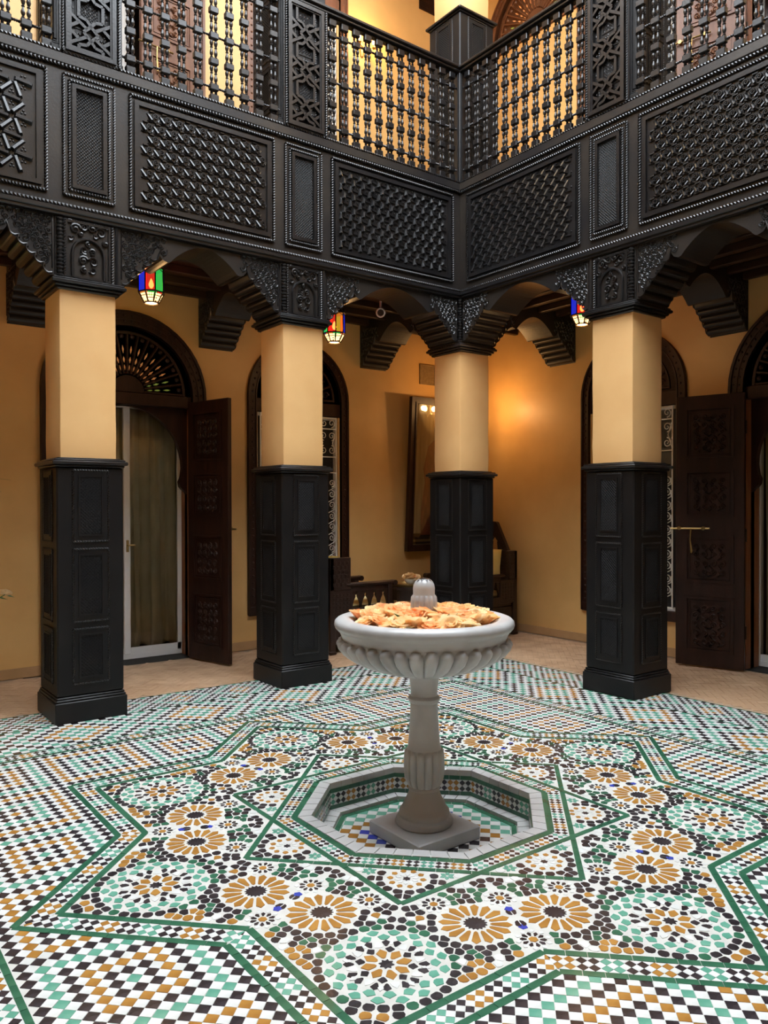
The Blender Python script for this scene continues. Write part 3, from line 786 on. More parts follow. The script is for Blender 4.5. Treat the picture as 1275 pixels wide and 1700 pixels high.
def carve_spandrel(mb, hp_, sgn, cw, y):
    rq = random.Random(5); 
    edge = [( sgn*(-cw/2+u+0.012), y, z+0.016) for u, z in hp_ if u < 0.33][1:]
    mb.tube(edge, 0.007, 5, up=(0,1,0))
    mb.tube([(sgn*(-cw/2+0.014),y,3.23),(sgn*(-cw/2+0.014),y,3.598),(sgn*(-cw/2+0.36),y,3.598)], 0.006, 5, up=(0,1,0))
    i = 0; zz = 3.235
    while zz < 3.59:
        u = 0.040+(i % 2)*0.024
        while u < 0.36:
            if zz > lower_at(hp_, u)+0.040 and zz > lower_at(hp_, min(u+0.025, 0.29))+0.03 and zz < 3.585:
                d = 1 if rq.random() < 0.5 else -1
                mb.spiral(sgn*(-cw/2+u), zz, 0.024, y, 1.4, rq.uniform(0, 6.28), d, 0.0065, n=12, seg=4)
                a = rq.uniform(0, 6.28); mb.tube([(sgn*(-cw/2+u)+0.026*math.cos(a+t*0.7), y, zz+0.03*math.sin(a+t*0.7)+t*0.006) for t in range(4)], 0.005, 4, up=(0,1,0))
            u += 0.050
        zz += 0.042; i += 1
ARCHM = {}
def arch_meshes(cw, dep, both):
    k = (round(cw,3), dep, both)
    if k not in ARCHM:
        a = MB(); a.prism(arch_poly(cw, 3.698 if both else ZT), 0.0, dep, 'xz')
        hp_ = half_profile(cw/2); cs = []
        if not both: a.box(-cw/2, cw/2, 0.06, dep, 3.60, 3.698)
        for sg in (1, -1):
            for yy in ((-0.002, dep+0.002) if both else (-0.002,)):
                c = MB(); carve_spandrel(c, hp_, sg, cw, yy); cs.append(c.mesh('carved_spandrel', M['wood'], 50))
        import bmesh
        me = a.mesh('arch_board', [M['board']], None); bm = bmesh.new(); bm.from_mesh(me); bmesh.ops.triangulate(bm, faces=bm.faces); bmesh.ops.recalc_face_normals(bm, faces=bm.faces); bm.to_mesh(me); bm.free()
        ARCHM[k] = (me, cs)
    return ARCHM[k]
def arch(loc, rz, cw, dep, label, both=False, group='scalloped timber arches of the lower gallery'):
    t = empty('timber_arch', loc, rz); A, cs = arch_meshes(cw, dep, both)
    put('arch_board', A, t)
    for c in cs: put('carved_spandrel', c, t)
    tag(t, label, 'arch', group)
DEP = 0.38
HB = 0.23
def bay(sd, u0, u1, label):
    c = (u0+u1)/2; loc, rz = side(sd, c, 0.0, 0.02); arch(loc, rz, u1-u0, DEP, label)
bay('L', -0.31+HB, PL[0][0]-HB, 'scalloped black arch before the bay with the flower arrangement')
bay('L', PL[0][0]+HB, PL[1][0]-HB, 'scalloped black arch above the curtained door between two pillars')
bay('L', PL[1][0]+HB, PC[0]-HB, 'scalloped black arch between grille window pillar and corner pillar')
bay('R', PR[0][1]+HB, PC[1]-HB, 'scalloped black arch between corner pillar and the pillar by the bolted door')
bay('R', PR[1][1]+HB, PR[0][1]-HB, 'scalloped black arch in front of the carved door leaf with brass bolt')
# cross arches from pillar to wall
CWX = YW-(6.045+HB); CWR = XW-(5.555+HB)
for x, lb in ((PL[0][0],'dark arch crossing the gallery between flower arrangement and curtained door'),(PL[1][0],'dark arch crossing the gallery between curtained door and grille window'),(PC[0],'dark arch crossing the gallery above the painting and armchairs')):
    arch((x+DEP/2, YW-CWX/2, 0), PI/2, CWX-0.004, DEP, lb, True, 'arches crossing the gallery')
for y, lb in ((PC[1],'dark arch crossing the gallery from the corner pillar above the armchair by the wall'),(PR[0][1],'dark arch crossing the gallery between the second grille window and bolted door'),(PR[1][1],'dark arch crossing the gallery past the bolted door')):
    arch((XW-CWR/2, y-DEP/2, 0), 0.0, CWR-0.004, DEP, lb, True, 'arches crossing the gallery')
# pilaster blocks above the capitals
def bead_column(mb, x, y, z0, z1, r=0.021, sp=0.024):
    prof = []; n = int((z1-z0)/sp)
    for i in range(n):
        z = z0+(z1-z0)*i/n; d = (z1-z0)/n
        prof += [(r*0.62,z),(r,z+d*0.35),(r,z+d*0.65),(r*0.62,z+d*0.98)]
    mb.lathe(prof, 10, (x, y))
def pilaster(sd, u, label, flip):
    loc, rz = side(sd, u, 0.0, 0.0); t = empty('bracket_block', loc, rz)
    b = MB(); b.cbox(-0.228, 0.228, 0.012, 0.42, ZB, ZT, 0.004); b.build('block', M['board'], t)
    c = MB(); c.frame(-0.158, 0.158, ZB+0.012, ZT-0.015, 0.014, -0.002, 0.012)
    s_ = -1 if not flip else 1
    bead_column(c, s_*0.195, 0.006, ZB+0.002, ZT-0.005, 0.026, 0.026)
    c.rope((s_*0.166,0.004,ZB),(s_*0.166,0.004,ZT-0.01),0.010,0.02); c.rope((-s_*0.172,0.004,ZB),(-s_*0.172,0.004,ZT-0.01),0.012,0.02); c.rope((-0.17,0.004,ZT-0.012),(0.17,0.004,ZT-0.012),0.008,0.018)
    c.tube([(-s_*0.205,0.008,ZB),(-s_*0.205,0.008,ZT)], 0.012, 6)
    c.build('moulding', M['wood'], t)
    d = MB(); zc = 3.355
    arc = [(-0.112,0.0,ZB+0.02),(-0.112,0.0,zc)]+[(-0.112*math.cos(PI*k/12), 0.0, zc+0.112*math.sin(PI*k/12)) for k in range(13)]+[(0.112,0.0,ZB+0.02)]
    d.tube(arc, 0.011, 6, up=(0,1,0))
    for (cx_, cz, r, tr, a0, dr) in ((-0.036,3.31,0.036,1.5,0.4,1),(0.036,3.31,0.036,1.5,2.74,-1),(-0.026,3.385,0.028,1.3,-1.2,-1),(0.026,3.385,0.028,1.3,4.34,1),
        (-0.028,3.245,0.026,1.3,1.5,1),(0.028,3.245,0.026,1.3,1.6,-1),(0,3.43,0.020,1.0,1.57,1),(-0.09,3.53,0.040,1.5,0.2,1),(0.09,3.53,0.040,1.5,2.9,-1),(-0.03,3.55,0.026,1.3,0.8,-1),(0.03,3.55,0.026,1.3,2.3,1),
        (-0.125,3.46,0.022,1.2,0.6,-1),(0.125,3.46,0.022,1.2,2.5,1),(-0.05,3.50,0.018,1.1,3,1),(0.05,3.50,0.018,1.1,0.1,-1),(-0.13,3.575,0.018,1,0,1),(0.13,3.575,0.018,1,3,-1)):
        d.spiral(cx_, cz, r, 0.004, tr, a0, dr, 0.0085, n=16, seg=5)
    for k in range(9):
        a = PI*2*k/9; d.dome(0.058*math.cos(a)*0.9, 3.325+0.092*math.sin(a), 0.010, 0.012, 0.010)
    d.build('carved_medallion', M['wood'], t, smooth=50)
    tag(t, label, 'bracket', 'carved bracket blocks above the pillars')
pilaster('L', PL[0][0], 'carved bracket block with arched medallion above the pillar by the curtained door', False)
pilaster('L', PL[1][0], 'carved bracket block with arched medallion above the pillar by the armchair', False)
pilaster('R', PR[0][1], 'carved bracket block with arched medallion above the pillar by the bolted door', False if False else True)
pilaster('R', PR[1][1], 'carved bracket block with arched medallion past the bolted door', True)
t = empty('bracket_block', (PC[0], PC[1], 0)); b = MB(); b.cbox(-0.215,0.215,-0.215,0.215,ZB,ZT,0.004); b.build('block', M['board'], t)
b = MB(); bead_column(b, -0.222, -0.222, ZB, ZT, 0.024, 0.026); b.build('moulding', M['wood'], t); tag(t, 'plain bracket block with a beaded corner column above the corner pillar', 'bracket', 'carved bracket blocks above the pillars')
# ================================================================== FASCIA
def swirl(mb, x0, x1, z0, z1, y):
    nx = max(3, round((x1-x0)/0.098)); nz = max(3, round((z1-z0)/0.084)); sx, sz = (x1-x0)/nx, (z1-z0)/nz
    for j in range(nz):
        for i in range(-1, nx+1):
            cx_ = x0+sx*(i+0.5+(0.5 if j % 2 else 0)); cz = z0+sz*(j+0.5)
            if cx_-0.03 < x0-0.012 or cx_+0.03 > x1+0.012: continue
            mb.ridge(cx_-0.022, cz-0.002, 0.066, 0.024, math.radians(-60), y, 0.014, ramp=-0.009)
            mb.ridge(cx_-0.006, cz+sz*0.46, 0.044, 0.016, math.radians(8), y, 0.012, ramp=0.004)
            mb.ridge(cx_+0.046, cz-sz*0.20, 0.036, 0.014, math.radians(58), y, 0.011, ramp=0.006)
            mb.spiral(cx_+0.022, cz+0.008, 0.0235, y-0.009, 1.6, -2.4, -1, 0.0078, n=16, seg=6)
            mb.tube([(cx_+0.006,y-0.008,cz-0.008),(cx_+0.004,y-0.007,cz-0.026),(cx_+0.018,y-0.006,cz-0.036),(cx_+0.040,y-0.003,cz-0.034)], 0.0065, 6, up=(0,1,0))
            mb.tube([(cx_-0.040,y-0.003,cz-0.030),(cx_-0.020,y-0.006,cz-0.036),(cx_+0.006,y-0.005,cz-0.034)], 0.0055, 5, up=(0,1,0))
def weave(mb, x0, x1, z0, z1, y, a=0.150):
    # hexagonal net of gabled bars with little flowers in the meshes
    nz = int((z1-z0)/(a*0.866))+2; nx = int((x1-x0)/a)+2; off = (z1-z0)/2
    for j in range(nz+1):
        for i in range(-1, nx+1):
            cx_ = x0+a*(i+(0.5 if j % 2 else 0.0)); cz = z0+a*0.866*j*0.97
            for ang in (0, 60, 120):
                t = math.radians(ang); ex, ez = cx_+a/2*math.cos(t)*1.0, cz+a/2*math.sin(t)
                bx, bz = cx_+a*0.5*math.cos(t), cz+a*0.5*math.sin(t)
                L_ = a*0.80
                if bx-L_*0.4 > x0 and bx+L_*0.4 < x1 and bz-abs(math.sin(t+0.35))*L_*0.5 > z0 and bz+abs(math.sin(t+0.35))*L_*0.5 < z1:
                    mb.ridge(bx, bz, L_, 0.036, t-0.22, y, 0.020, ramp=0.010*(1 if math.sin(t-0.22) > 0 else -1))
            for k in range(3):
                u = PI*2*k/3+PI/2; fx, fz = cx_+a*0.5+0.012*math.cos(u), cz+a*0.289+0.012*math.sin(u)
                if x0+0.015 < fx < x1-0.015 and z0+0.015 < fz < z1-0.015: mb.dome(fx, fz, 0.010, y, 0.008, n=5)
                fx, fz = cx_+0.012*math.cos(u), cz-a*0.289*0+a*0.58+0.012*math.sin(u)
                if x0+0.015 < fx < x1-0.015 and z0+0.015 < fz < z1-0.015: mb.dome(fx, fz, 0.010, y, 0.008, n=5)
def slats(mb, x0, x1, z0, z1, y):
    nx = round((x1-x0)/0.108); nz = round((z1-z0)/0.062); sx, sz = (x1-x0)/nx, (z1-z0)/nz
    for j in range(nz):
        for i in range(nx+1):
            cx_ = x0+sx*(i+(0.5 if j % 2 else 0.18)); cz = z0+sz*(j+0.5)
            if cx_ < x0+0.015 or cx_ > x1-0.012: continue
            mb.ridge(cx_, cz, 0.076, 0.034, math.radians(76), y, 0.018, ramp=0.014)
            if cx_+0.062 < x1: 
                mb.ridge(cx_+sx*0.46, cz-0.004, 0.064, 0.017, math.radians(-8), y, 0.012)
                mb.spiral(cx_+sx*0.30, cz+0.022, 0.013, y-0.003, 1.2, 0.5, 1, 0.0045, n=9, seg=4)
                mb.dome(cx_+sx*0.72, cz+0.024, 0.011, y, 0.009, n=5)
                mb.ridge(cx_+0.022, cz+0.012, 0.034, 0.010, math.radians(35), y, 0.009)
PZ0, PZ1 = 3.752, 4.602
def big_panel(parent, ux, wd, kind, label):
    zc = (PZ0+PZ1)/2; hh = PZ1-PZ0
    b = MB(); b.box(-wd/2+0.01, wd/2-0.01, -0.004, 0.01, -hh/2+0.01, hh/2-0.01); b.frame(-wd/2+0.030, wd/2-0.030, -hh/2+0.030, hh/2-0.030, 0.034, -0.022, 0.0)
    p = b.build('carved_panel', M['wood'], parent, (ux, 0, zc), smooth=None); p['label'] = label
    r = MB(); r.ropeframe(-wd/2, wd/2, -hh/2, hh/2, -0.010, 0.0135, 0.022); r.build('rope_frame', M['wood'], p, fix=False)
    c = MB(); m_ = 0.076; {'swirl':swirl,'weave':weave,'slats':slats}[kind](c, -wd/2+m_, wd/2-m_, -hh/2+m_, hh/2-m_, -0.004)
    c.build('carving', M['wood'], p, smooth=30)
def narrow_panel(parent, ux):
    zc = (PZ0+PZ1)/2; hh = PZ1-PZ0; wd = 0.355
    if 'narrow' not in PANEL:
        b = MB(); b.box(-wd/2+0.006, wd/2-0.006, -0.012, 0.01, -hh/2+0.006, hh/2-0.006); b.frame(-0.122, 0.122, -hh/2+0.056, hh/2-0.056, 0.028, -0.030, 0.0)
        r = MB(); r.ropeframe(-wd/2, wd/2, -hh/2, hh/2, -0.012, 0.0115, 0.020); r.ropeframe(-wd/2+0.038, wd/2-0.038, -hh/2+0.038, hh/2-0.038, -0.016, 0.0115, 0.020)
        c = MB(); stud_field(c, -0.092, 0.092, -hh/2+0.086, hh/2-0.086, -0.012, 0.023, 0.0032); lattice_lines(c, -0.092, 0.092, -hh/2+0.086, hh/2-0.086, -0.0125, 0.023, 0.0022)
        PANEL['narrow'] = (b.mesh('studded_panel', M['wood'], None), r.mesh('rope_frame', M['wood']), c.mesh('stud_field', M['woodm'], None))
    B, R_, C_ = PANEL['narrow']; p = put('studded_panel', B, parent, (ux, 0, zc)); put('rope_frame', R_, p); put('stud_field', C_, p); p['label'] = 'narrow panel of small pyramid studs'
def fascia(sd, u0, u1, bigs, narrows, label):
    # local x grows to the right as seen from the court
    sgn = 1 if sd == 'L' else -1
    loc, rz = side(sd, 0.0, 0.0, 0.0); t = empty('balcony_fascia', loc, rz)
    a, b_ = sorted((sgn*u0, sgn*u1))
    b = MB(); b.box(a, b_, 0.0, 0.058, 3.60, 4.70); b.build('board', M['board'], t, fix=False, smooth=None)
    b = MB(); b.cbox(a, b_, -0.030, 0.05, 3.626, 3.662, 0.006); b.cbox(a, b_, -0.016, 0.05, 3.604, 3.63, 0.004); b.build('cornice', M['wood'], t)
    b = MB(); b.cbox(a, b_, -0.022, 0.06, 4.672, 4.742, 0.004); b.build('rail', M['board'], t)
    for z, r, y in ((3.672,0.015,-0.020),(4.658,0.015,-0.012),(4.752,0.012,-0.016)):
        b = MB(); b.rope((a,y,z),(b_,y,z), r, 0.026); b.build('rope_moulding', M['wood'], t, fix=False)
    for (x0, x1, kd, lb) in bigs: big_panel(t, sgn*(x0+x1)/2, abs(x1-x0), kd, lb)
    for x in narrows: narrow_panel(t, sgn*x)
    tag(t, label, 'fascia')
fascia('L', -0.09, XF, [(0.01,1.430,'weave','carved panel of a bold bar weave'),(2.024,3.230,'swirl','carved panel of curled scrolls'),(3.811,5.232,'slats','carved panel of upright bars and leaves')],
       [PL[0][0]+0.006, PL[1][0]-0.01], 'black carved balcony fascia above the curtained door and the painting wall')
fascia('R', 0.39, YF, [(4.337,5.716,'slats','carved panel of upright bars and leaves'),(2.540,3.744,'swirl','carved panel of curled scrolls')], [PR[0][1]+0.02, PR[1][1]+0.02], 'black carved balcony fascia above the wall with the bolted carved door')
# ================================================================== BALUSTRADE
ZH0, ZH1 = 5.842, 5.902
def handrail(sd, u0, u1, label):
    sgn = 1 if sd == 'L' else -1; loc, rz = side(sd, 0, 0, 0); a, b_ = sorted((sgn*u0, sgn*u1)); b = MB(); b.cbox(a, b_, -0.045, 0.085, 5.866, ZH1, 0.010); b.cbox(a, b_, -0.025, 0.065, ZH0, 5.868, 0.006); tag(b.build('handrail', M['wood'], None, loc, rz), label, 'handrail')
handrail('L', -0.09, XF, 'black wooden handrail along the balcony above the curtained door'); handrail('R', 0.39, YF, 'black wooden handrail along the balcony above the bolted carved door')
def spindle_mesh():
    mb = MB(); zs = [4.792,4.880,5.085,5.288,5.492,5.695,5.800]; hb = 0.026
    for i, z in enumerate(zs):
        hw = 0.037 if i not in (0, 6) else 0.037
        h_ = hb if i not in (0, 6) else 0.030
        mb.cbox(-hw, hw, -0.022, 0.022, z-h_, z+h_, 0.006)
    for i in range(6):
        z0 = zs[i]+(hb if i else 0.030); z1 = zs[i+1]-(hb if i < 5 else 0.030); L_ = z1-z0
        if L_ < 0.09: prof = [(0.006,0),(0.012,0.2),(0.007,0.35),(0.013,0.5),(0.007,0.65),(0.012,0.8),(0.006,1)]
        else: prof = [(0.007,0),(0.013,0.06),(0.007,0.11),(0.0155,0.25),(0.0145,0.33),(0.008,0.47),(0.007,0.52),(0.013,0.57),(0.007,0.62),(0.010,0.66),(0.0165,0.80),(0.013,0.90),(0.007,0.95),(0.012,1.0)]
        for s_ in (-1, 1): mb.lathe([(r, z0+L_*t) for r, t in prof], 8, (s_*0.0185, 0.0))
    for i in (1, 3, 5):
        for s_ in (-1, 1):
            n0 = [(0.037,0.007),(0.044,0.012),(0.052,0.007),(0.058,0.011),(0.066,0.007)]
            mb.tube([(s_*x,0,zs[i]) for x, r in n0], 0.008, 6, [r for x, r in n0])
    return mb.mesh('spindle_column', M['wood'], 40)
SPM = spindle_mesh()
def screen(sd, u0, u1, label):
    sgn = 1 if sd == 'L' else -1; c = (u0+u1)/2; loc, rz = side(sd, c, 0, 0.02); wd = u1-u0; t = empty('spindle_screen', loc, rz)
    b = MB(); b.frame(-wd/2, wd/2, 4.757, ZH0, 0.012, -0.02, 0.03); b.build('frame', M['wood'], t, smooth=None)
    n = round((wd-0.03)/0.131); s_ = (wd-0.024)/n
    for i in range(n): put('spindle_column', SPM, t, (-wd/2+0.012+s_*(i+0.5), 0, 0))
    tag(t, label, 'balustrade', 'turned spindle screens of the balcony')
LW = 0.436
def lattice_post_mesh():
    f = MB(); z0, z1 = 4.760, ZH0; zc = (z0+z1)/2
    f.frame(-LW/2, LW/2, z0, z1, 0.03, -0.022, 0.05); f.frame(-LW/2+0.040, LW/2-0.040, z0+0.012, z1-0.012, 0.030, -0.036, 0.03); f.frame(-LW/2+0.068, LW/2-0.068, z0+0.040, z1-0.040, 0.014, -0.026, 0.02)
    for s_ in (-1, 1): f.rope((s_*(LW/2-0.020),-0.026,z0),(s_*(LW/2-0.020),-0.026,z1), 0.0115, 0.021)
    g = MB(); x1 = LW/2-0.078; za, zb = z0+0.05, z1-0.05; per = 0.32
    def bar(ax, az, bx, bz, wd=0.022, y0=-0.020, y1=0.004):
        L_ = math.hypot(bx-ax, bz-az)
        if L_ < 0.012: return
        c, s = (bx-ax)/L_, (bz-az)/L_; nx_, nz_ = -s*wd/2, c*wd/2
        g.prism([(ax+nx_,az+nz_),(bx+nx_,bz+nz_),(bx-nx_,bz-nz_),(ax-nx_,az-nz_)], y0, y1, 'xz')
    def cl(ax, az, bx, bz, **k):
        t0, t1 = 0.0, 1.0; dx, dz = bx-ax, bz-az
        for p, q in ((-dx,ax+x1),(dx,x1-ax),(-dz,az-za),(dz,zb-az)):
            if abs(p) < 1e-9:
                if q < 0: return
            else:
                r = q/p
                if p < 0: t0 = max(t0, r)
                else: t1 = min(t1, r)
        if t0 < t1: bar(ax+dx*t0, az+dz*t0, ax+dx*t1, az+dz*t1, **k)
    k = 0
    zc0 = za+0.13
    while zc0-per < zb+0.2:
        z = zc0+per*(k-1)
        if z-per > zb: break
        d = 0.052
        for a in range(4):        # rotated square at the node
            p = [(d,0),(0,d),(-d,0),(0,-d)]; A, B = p[a], p[(a+1)%4]; cl(A[0], z+A[1], B[0], z+B[1])
        for sx in (-1, 1):        # arms running out, kinked round an eight-pointed star
            cl(sx*d*0.5, z+d*0.5, sx*0.16, z+0.115); cl(sx*d*0.5, z-d*0.5, sx*0.16, z-0.115)
            cl(sx*0.0, z+d, sx*0.030, z+0.090); cl(sx*0.030, z+0.090, sx*0.085, z+0.100); cl(sx*0.085, z+0.100, sx*0.085, z+per/2)
            cl(sx*0.0, z-d, sx*0.030, z-0.090); cl(sx*0.030, z-0.090, sx*0.085, z-0.100); cl(sx*0.085, z-0.100, sx*0.085, z-per/2)
            cl(sx*0.085, z+0.06, sx*0.16, z+0.0); cl(sx*0.085, z-0.06, sx*0.16, z-0.0)
        for (bx, bz) in ((0,per/2),(0.035,per/2),(-0.035,per/2),(0,per/2+0.035),(0,per/2-0.035),(0.115,0.0),(-0.115,0.0),(0.085,0.03),(-0.085,0.03),(0.085,-0.03),(-0.085,-0.03),(0.12,per/2),(-0.12,per/2)):
            if za+0.01 < z+bz < zb-0.01:
                g.lathe([(0.002,z+bz-0.013),(0.011,z+bz-0.006),(0.011,z+bz+0.006),(0.002,z+bz+0.013)], 7, (bx, 0.012))
                g.tube([(bx-0.022,0.012,z+bz),(bx+0.022,0.012,z+bz)], 0.005, 5); g.tube([(bx,0.012,z+bz-0.024),(bx,0.012,z+bz+0.024)], 0.005, 5)
        k += 1
    return f, g
_f, _g = lattice_post_mesh()
LPF, LPG = None, None
def lattice_post(sd, u, label):
    global LPF, LPG
    loc, rz = side(sd, u, 0, 0.0); t = empty('lattice_post', loc, rz)
    if LPF is None: a = _f.build('frame', M['wood'], t); b = _g.build('lattice', M['wood'], t); LPF, LPG = a.data, b.data
    else: put('frame', LPF, t); put('lattice', LPG, t)
    tag(t, label, 'lattice panel', 'pierced lattice posts of the balcony')
LX = [PL[0][0]+0.02, PL[1][0]+0.012]; LY = [PR[0][1]+0.03, PR[1][1]+0.03]
lattice_post('L', LX[0], 'pierced lattice post above the pillar by the curtained door'); lattice_post('L', LX[1], 'pierced lattice post above the pillar by the armchair')
lattice_post('R', LY[0], 'pierced lattice post above the pillar by the bolted carved door'); lattice_post('R', LY[1], 'pierced lattice post farthest along, past the brass-bolted upper door')
g2 = LW/2
screen('L', -0.09, LX[0]-g2, 'turned spindle screen above the bay with the flower arrangement'); screen('L', LX[0]+g2, LX[1]-g2, 'turned spindle screen between two lattice posts in front of a brown upper door leaf')
screen('L', LX[1]+g2, XF-0.02, 'turned spindle screen beside the balcony corner, before the glowing yellow wall and upper wall lamp')
screen('R', LY[0]+g2, YF-0.02, 'turned spindle screen beside the balcony corner, before the closed cedar double door'); screen('R', LY[1]+g2, LY[0]-g2, 'turned spindle screen in front of the brass-bolted upper door leaf')
b = MB(); b.cbox(XF-0.02, XF+0.035, YF-0.02, YF+0.035, 4.757, ZH0, 0.004); tag(b.build('corner_post', M['wood']), 'slim black post in the balcony corner between two spindle screens', 'post')
# ================================================================== DOORS AND WINDOWS
def arc(c, R, a0, a1, n): return [(c[0]+R*math.cos(a0+(a1-a0)*k/n), c[1]+R*math.sin(a0+(a1-a0)*k/n)) for k in range(n+1)]
def arch_band(mb, R0, R1, zs, z0, y0, y1, n=24):
    o = arc((0,zs), R1, 0, PI, n); i = arc((0,zs), R0, PI, 0, n)
    mb.prism([(R1,z0)]+o+[(-R1,z0),(-R0,z0)]+i+[(R0,z0)], y0, y1, 'xz')
def scroll_panel(mb, x0, x1, z0, z1, y, sp=0.07, th=0.006):
    rq = random.Random(int((x1-x0)*1000)); nx = max(2, round((x1-x0)/sp)); nz = max(2, round((z1-z0)/sp))
    for i in range(nx):
        for j in range(nz):
            sx = 1 if i < nx/2 else -1
            mb.spiral(x0+(x1-x0)*(i+0.5)/nx, z0+(z1-z0)*(j+0.5)/nz, sp*0.42, y, 1.5, (j % 4)*1.57+(0 if sx > 0 else PI), sx*(1 if j % 2 else -1), th, n=13, seg=4)
            mb.ridge(x0+(x1-x0)*(i+0.5)/nx+sp*0.3*sx, z0+(z1-z0)*(j)/nz+sp*0.1, sp*0.6, th*1.6, sx*(0.9 if j % 2 else -0.6), y+th, th*1.4)
def tri(mb, mat_i, p, y0, y1): mb.prism(p, y0, y1, 'xz', mat_i)
DM = {}
def door_unit(loc, rz, name, label, wood, closed=False, lit=True):
    t = empty(name, loc, rz); struct(t, label); zs = 2.63
    def P(nm, fn, mats, par=None):
        key = (nm, closed, wood.name if fn.__name__ != 'x' else '')
        if key not in DM:
            b = MB(); fn(b); o = b.build(nm, mats, par or t, smooth=40); DM[key] = o.data; return o
        return put(nm, DM[key], par or t)
    def f_frame(b):
        arch_band(b, 0.655, 0.79, zs, 0.0, -0.045, 0.02); arch_band(b, 0.775, 0.80, zs, 0.0, -0.058, 0.0)
        arch_band(b, 0.655, 0.675, zs, 0.0, -0.058, 0.0); arch_band(b, 0.715, 0.728, zs, 0.0, -0.052, 0.0)
        for k in range(30): 
            a = PI*(k+0.5)/30
            for R_ in (0.696, 0.75): b.dome(R_*math.cos(a), zs+R_*math.sin(a), 0.014, -0.044, 0.012, n=5)
        for s_ in (-1, 1):
            for k in range(34):
                for R_ in (0.696, 0.75): b.dome(s_*R_, 0.05+k*0.076, 0.014, -0.044, 0.012, n=5)
    P('arch_frame', f_frame, wood)
    def f_tymp(b):
        R = 0.655; b.prism([(R,zs)]+arc((0,zs), R, 0, PI, 24)[1:-1]+[(-R,zs)], 0.0, 0.04, 'xz')
        b.cbox(-R, R, -0.02, 0.05, zs-0.10, zs+0.02, 0.006); arch_band(b, 0.56, 0.585, zs+0.02, zs+0.02, -0.02, 0.01)
        for k in range(17):
            a = PI*(k+0.0)/16; b.ridge(0.36*math.cos(a), zs+0.03+0.36*math.sin(a), 0.40, 0.030, a, 0.0, 0.022)
        b.prism(arc((0,zs+0.02), 0.16, 0, PI, 12), -0.028, 0.0, 'xz')
        for k in range(16):
            a = PI*(k+0.5)/16; b.dome(0.53*math.cos(a), zs+0.03+0.53*math.sin(a), 0.026, 0.0, 0.018)
    P('tympanum', f_tymp, wood)
    for k in range(16):
        a = PI*(k+0.5)/16
        def f_pane(b, a=a):
            for r0, r1, w_ in ((0.20,0.255,0.006),(0.27,0.335,0.010),(0.36,0.44,0.009)):
                c, s = math.cos(a), math.sin(a); rm = (r0+r1)/2
                b.prism([(r0*c,zs+0.03+r0*s),(rm*c-w_*s,zs+0.03+rm*s+w_*c),(r1*c,zs+0.03+r1*s),(rm*c+w_*s,zs+0.03+rm*s-w_*c)], -0.004, 0.0, 'xz')
        P('fan_pane_%d' % k if False else 'fan_pane', f_pane, M['panew'] if k % 5 else M['paneg']) if False else None
        b = MB(); f_pane(b); b.build('fan_pane', M['paneg'] if k in (0,1,14) else M['panew'], t, smooth=None)
    if closed:
        def f_leaf(b):
            for s_ in (-1, 1):
                b.cbox(min(s_*0.004,s_*0.65), max(s_*0.004,s_*0.65), 0.02, 0.07, 0.01, zs-0.10, 0.006)
                for z0, z1 in ((0.12,0.62),(0.72,1.22),(1.32,1.82),(1.92,2.42)):
                    b.frame(min(s_*0.08,s_*0.57), max(s_*0.08,s_*0.57), z0, z1, 0.03, 0.006, 0.02); scroll_panel(b, min(s_*0.14,s_*0.51), max(s_*0.14,s_*0.51), z0+0.06, z1-0.06, 0.018, 0.09)
        P('closed_leaf', f_leaf, wood); return t
    def horse(b):
        for s_ in (-1, 1):
            pts = [(0.0,2.545),(s_*0.68,2.545),(s_*0.68,0.0),(s_*0.648,0.0),(s_*0.648,1.665),(s_*0.63,1.69),(s_*0.600,1.71),(s_*0.575,1.74),(s_*0.566,1.79),(s_*0.585,1.83),(s_*0.592,1.87)]
            pts += [(s_*0.60*math.cos(a)+0*s_, 1.93+0.60*math.sin(a)) for a in [PI/2*k/12 for k in range(0, 12)]]+[(0.0,2.53)]
            b.prism(pts, 0.09, 0.15, 'xz')
    P('horseshoe_surround', horse, M['dwood'])
    def jamb(b):
        b.box(-0.70,-0.648,0.0,0.24,0,2.60); b.box(0.648,0.70,0.0,0.24,0,2.60); b.box(-0.70,0.70,0.0,0.24,2.545,2.60)
    P('jamb', jamb, M['jamb'])
    def block_box(b):  # closed dark box added behind the doorway to stop sky light leaking in
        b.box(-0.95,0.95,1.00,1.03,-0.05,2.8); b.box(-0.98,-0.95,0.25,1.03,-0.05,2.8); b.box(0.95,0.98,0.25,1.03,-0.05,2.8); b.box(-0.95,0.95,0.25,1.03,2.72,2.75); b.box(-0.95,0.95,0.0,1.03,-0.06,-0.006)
    P('light_block_box', block_box, M['dark'])
    def sash(b):
        b.frame(-0.70, 0.70, 0.0, 2.58, 0.05, 0.26, 0.33); b.cbox(0.05, 0.115, 0.255, 0.30, 0.05, 2.53, 0.004); b.box(0.115,0.65,0.262,0.29,0.05,0.115); b.box(0.612,0.65,0.262,0.29,0.05,2.53); b.box(-0.65,0.05,0.275,0.30,0.05,0.11)
    P('glazed_sash', sash, M['pvc'])
    def gl(b): b.box(0.115,0.612,0.272,0.278,0.115,2.53); b.box(-0.65,0.05,0.284,0.290,0.11,2.53)
    P('pane', gl, M['glass'])
    def hd(b): b.tube([(0.085,0.255,1.15),(0.085,0.225,1.15),(0.150,0.222,1.15)], 0.008, 6); b.box(0.072,0.098,0.25,0.258,1.08,1.20)
    P('handle', hd, M['brass'])
    return t
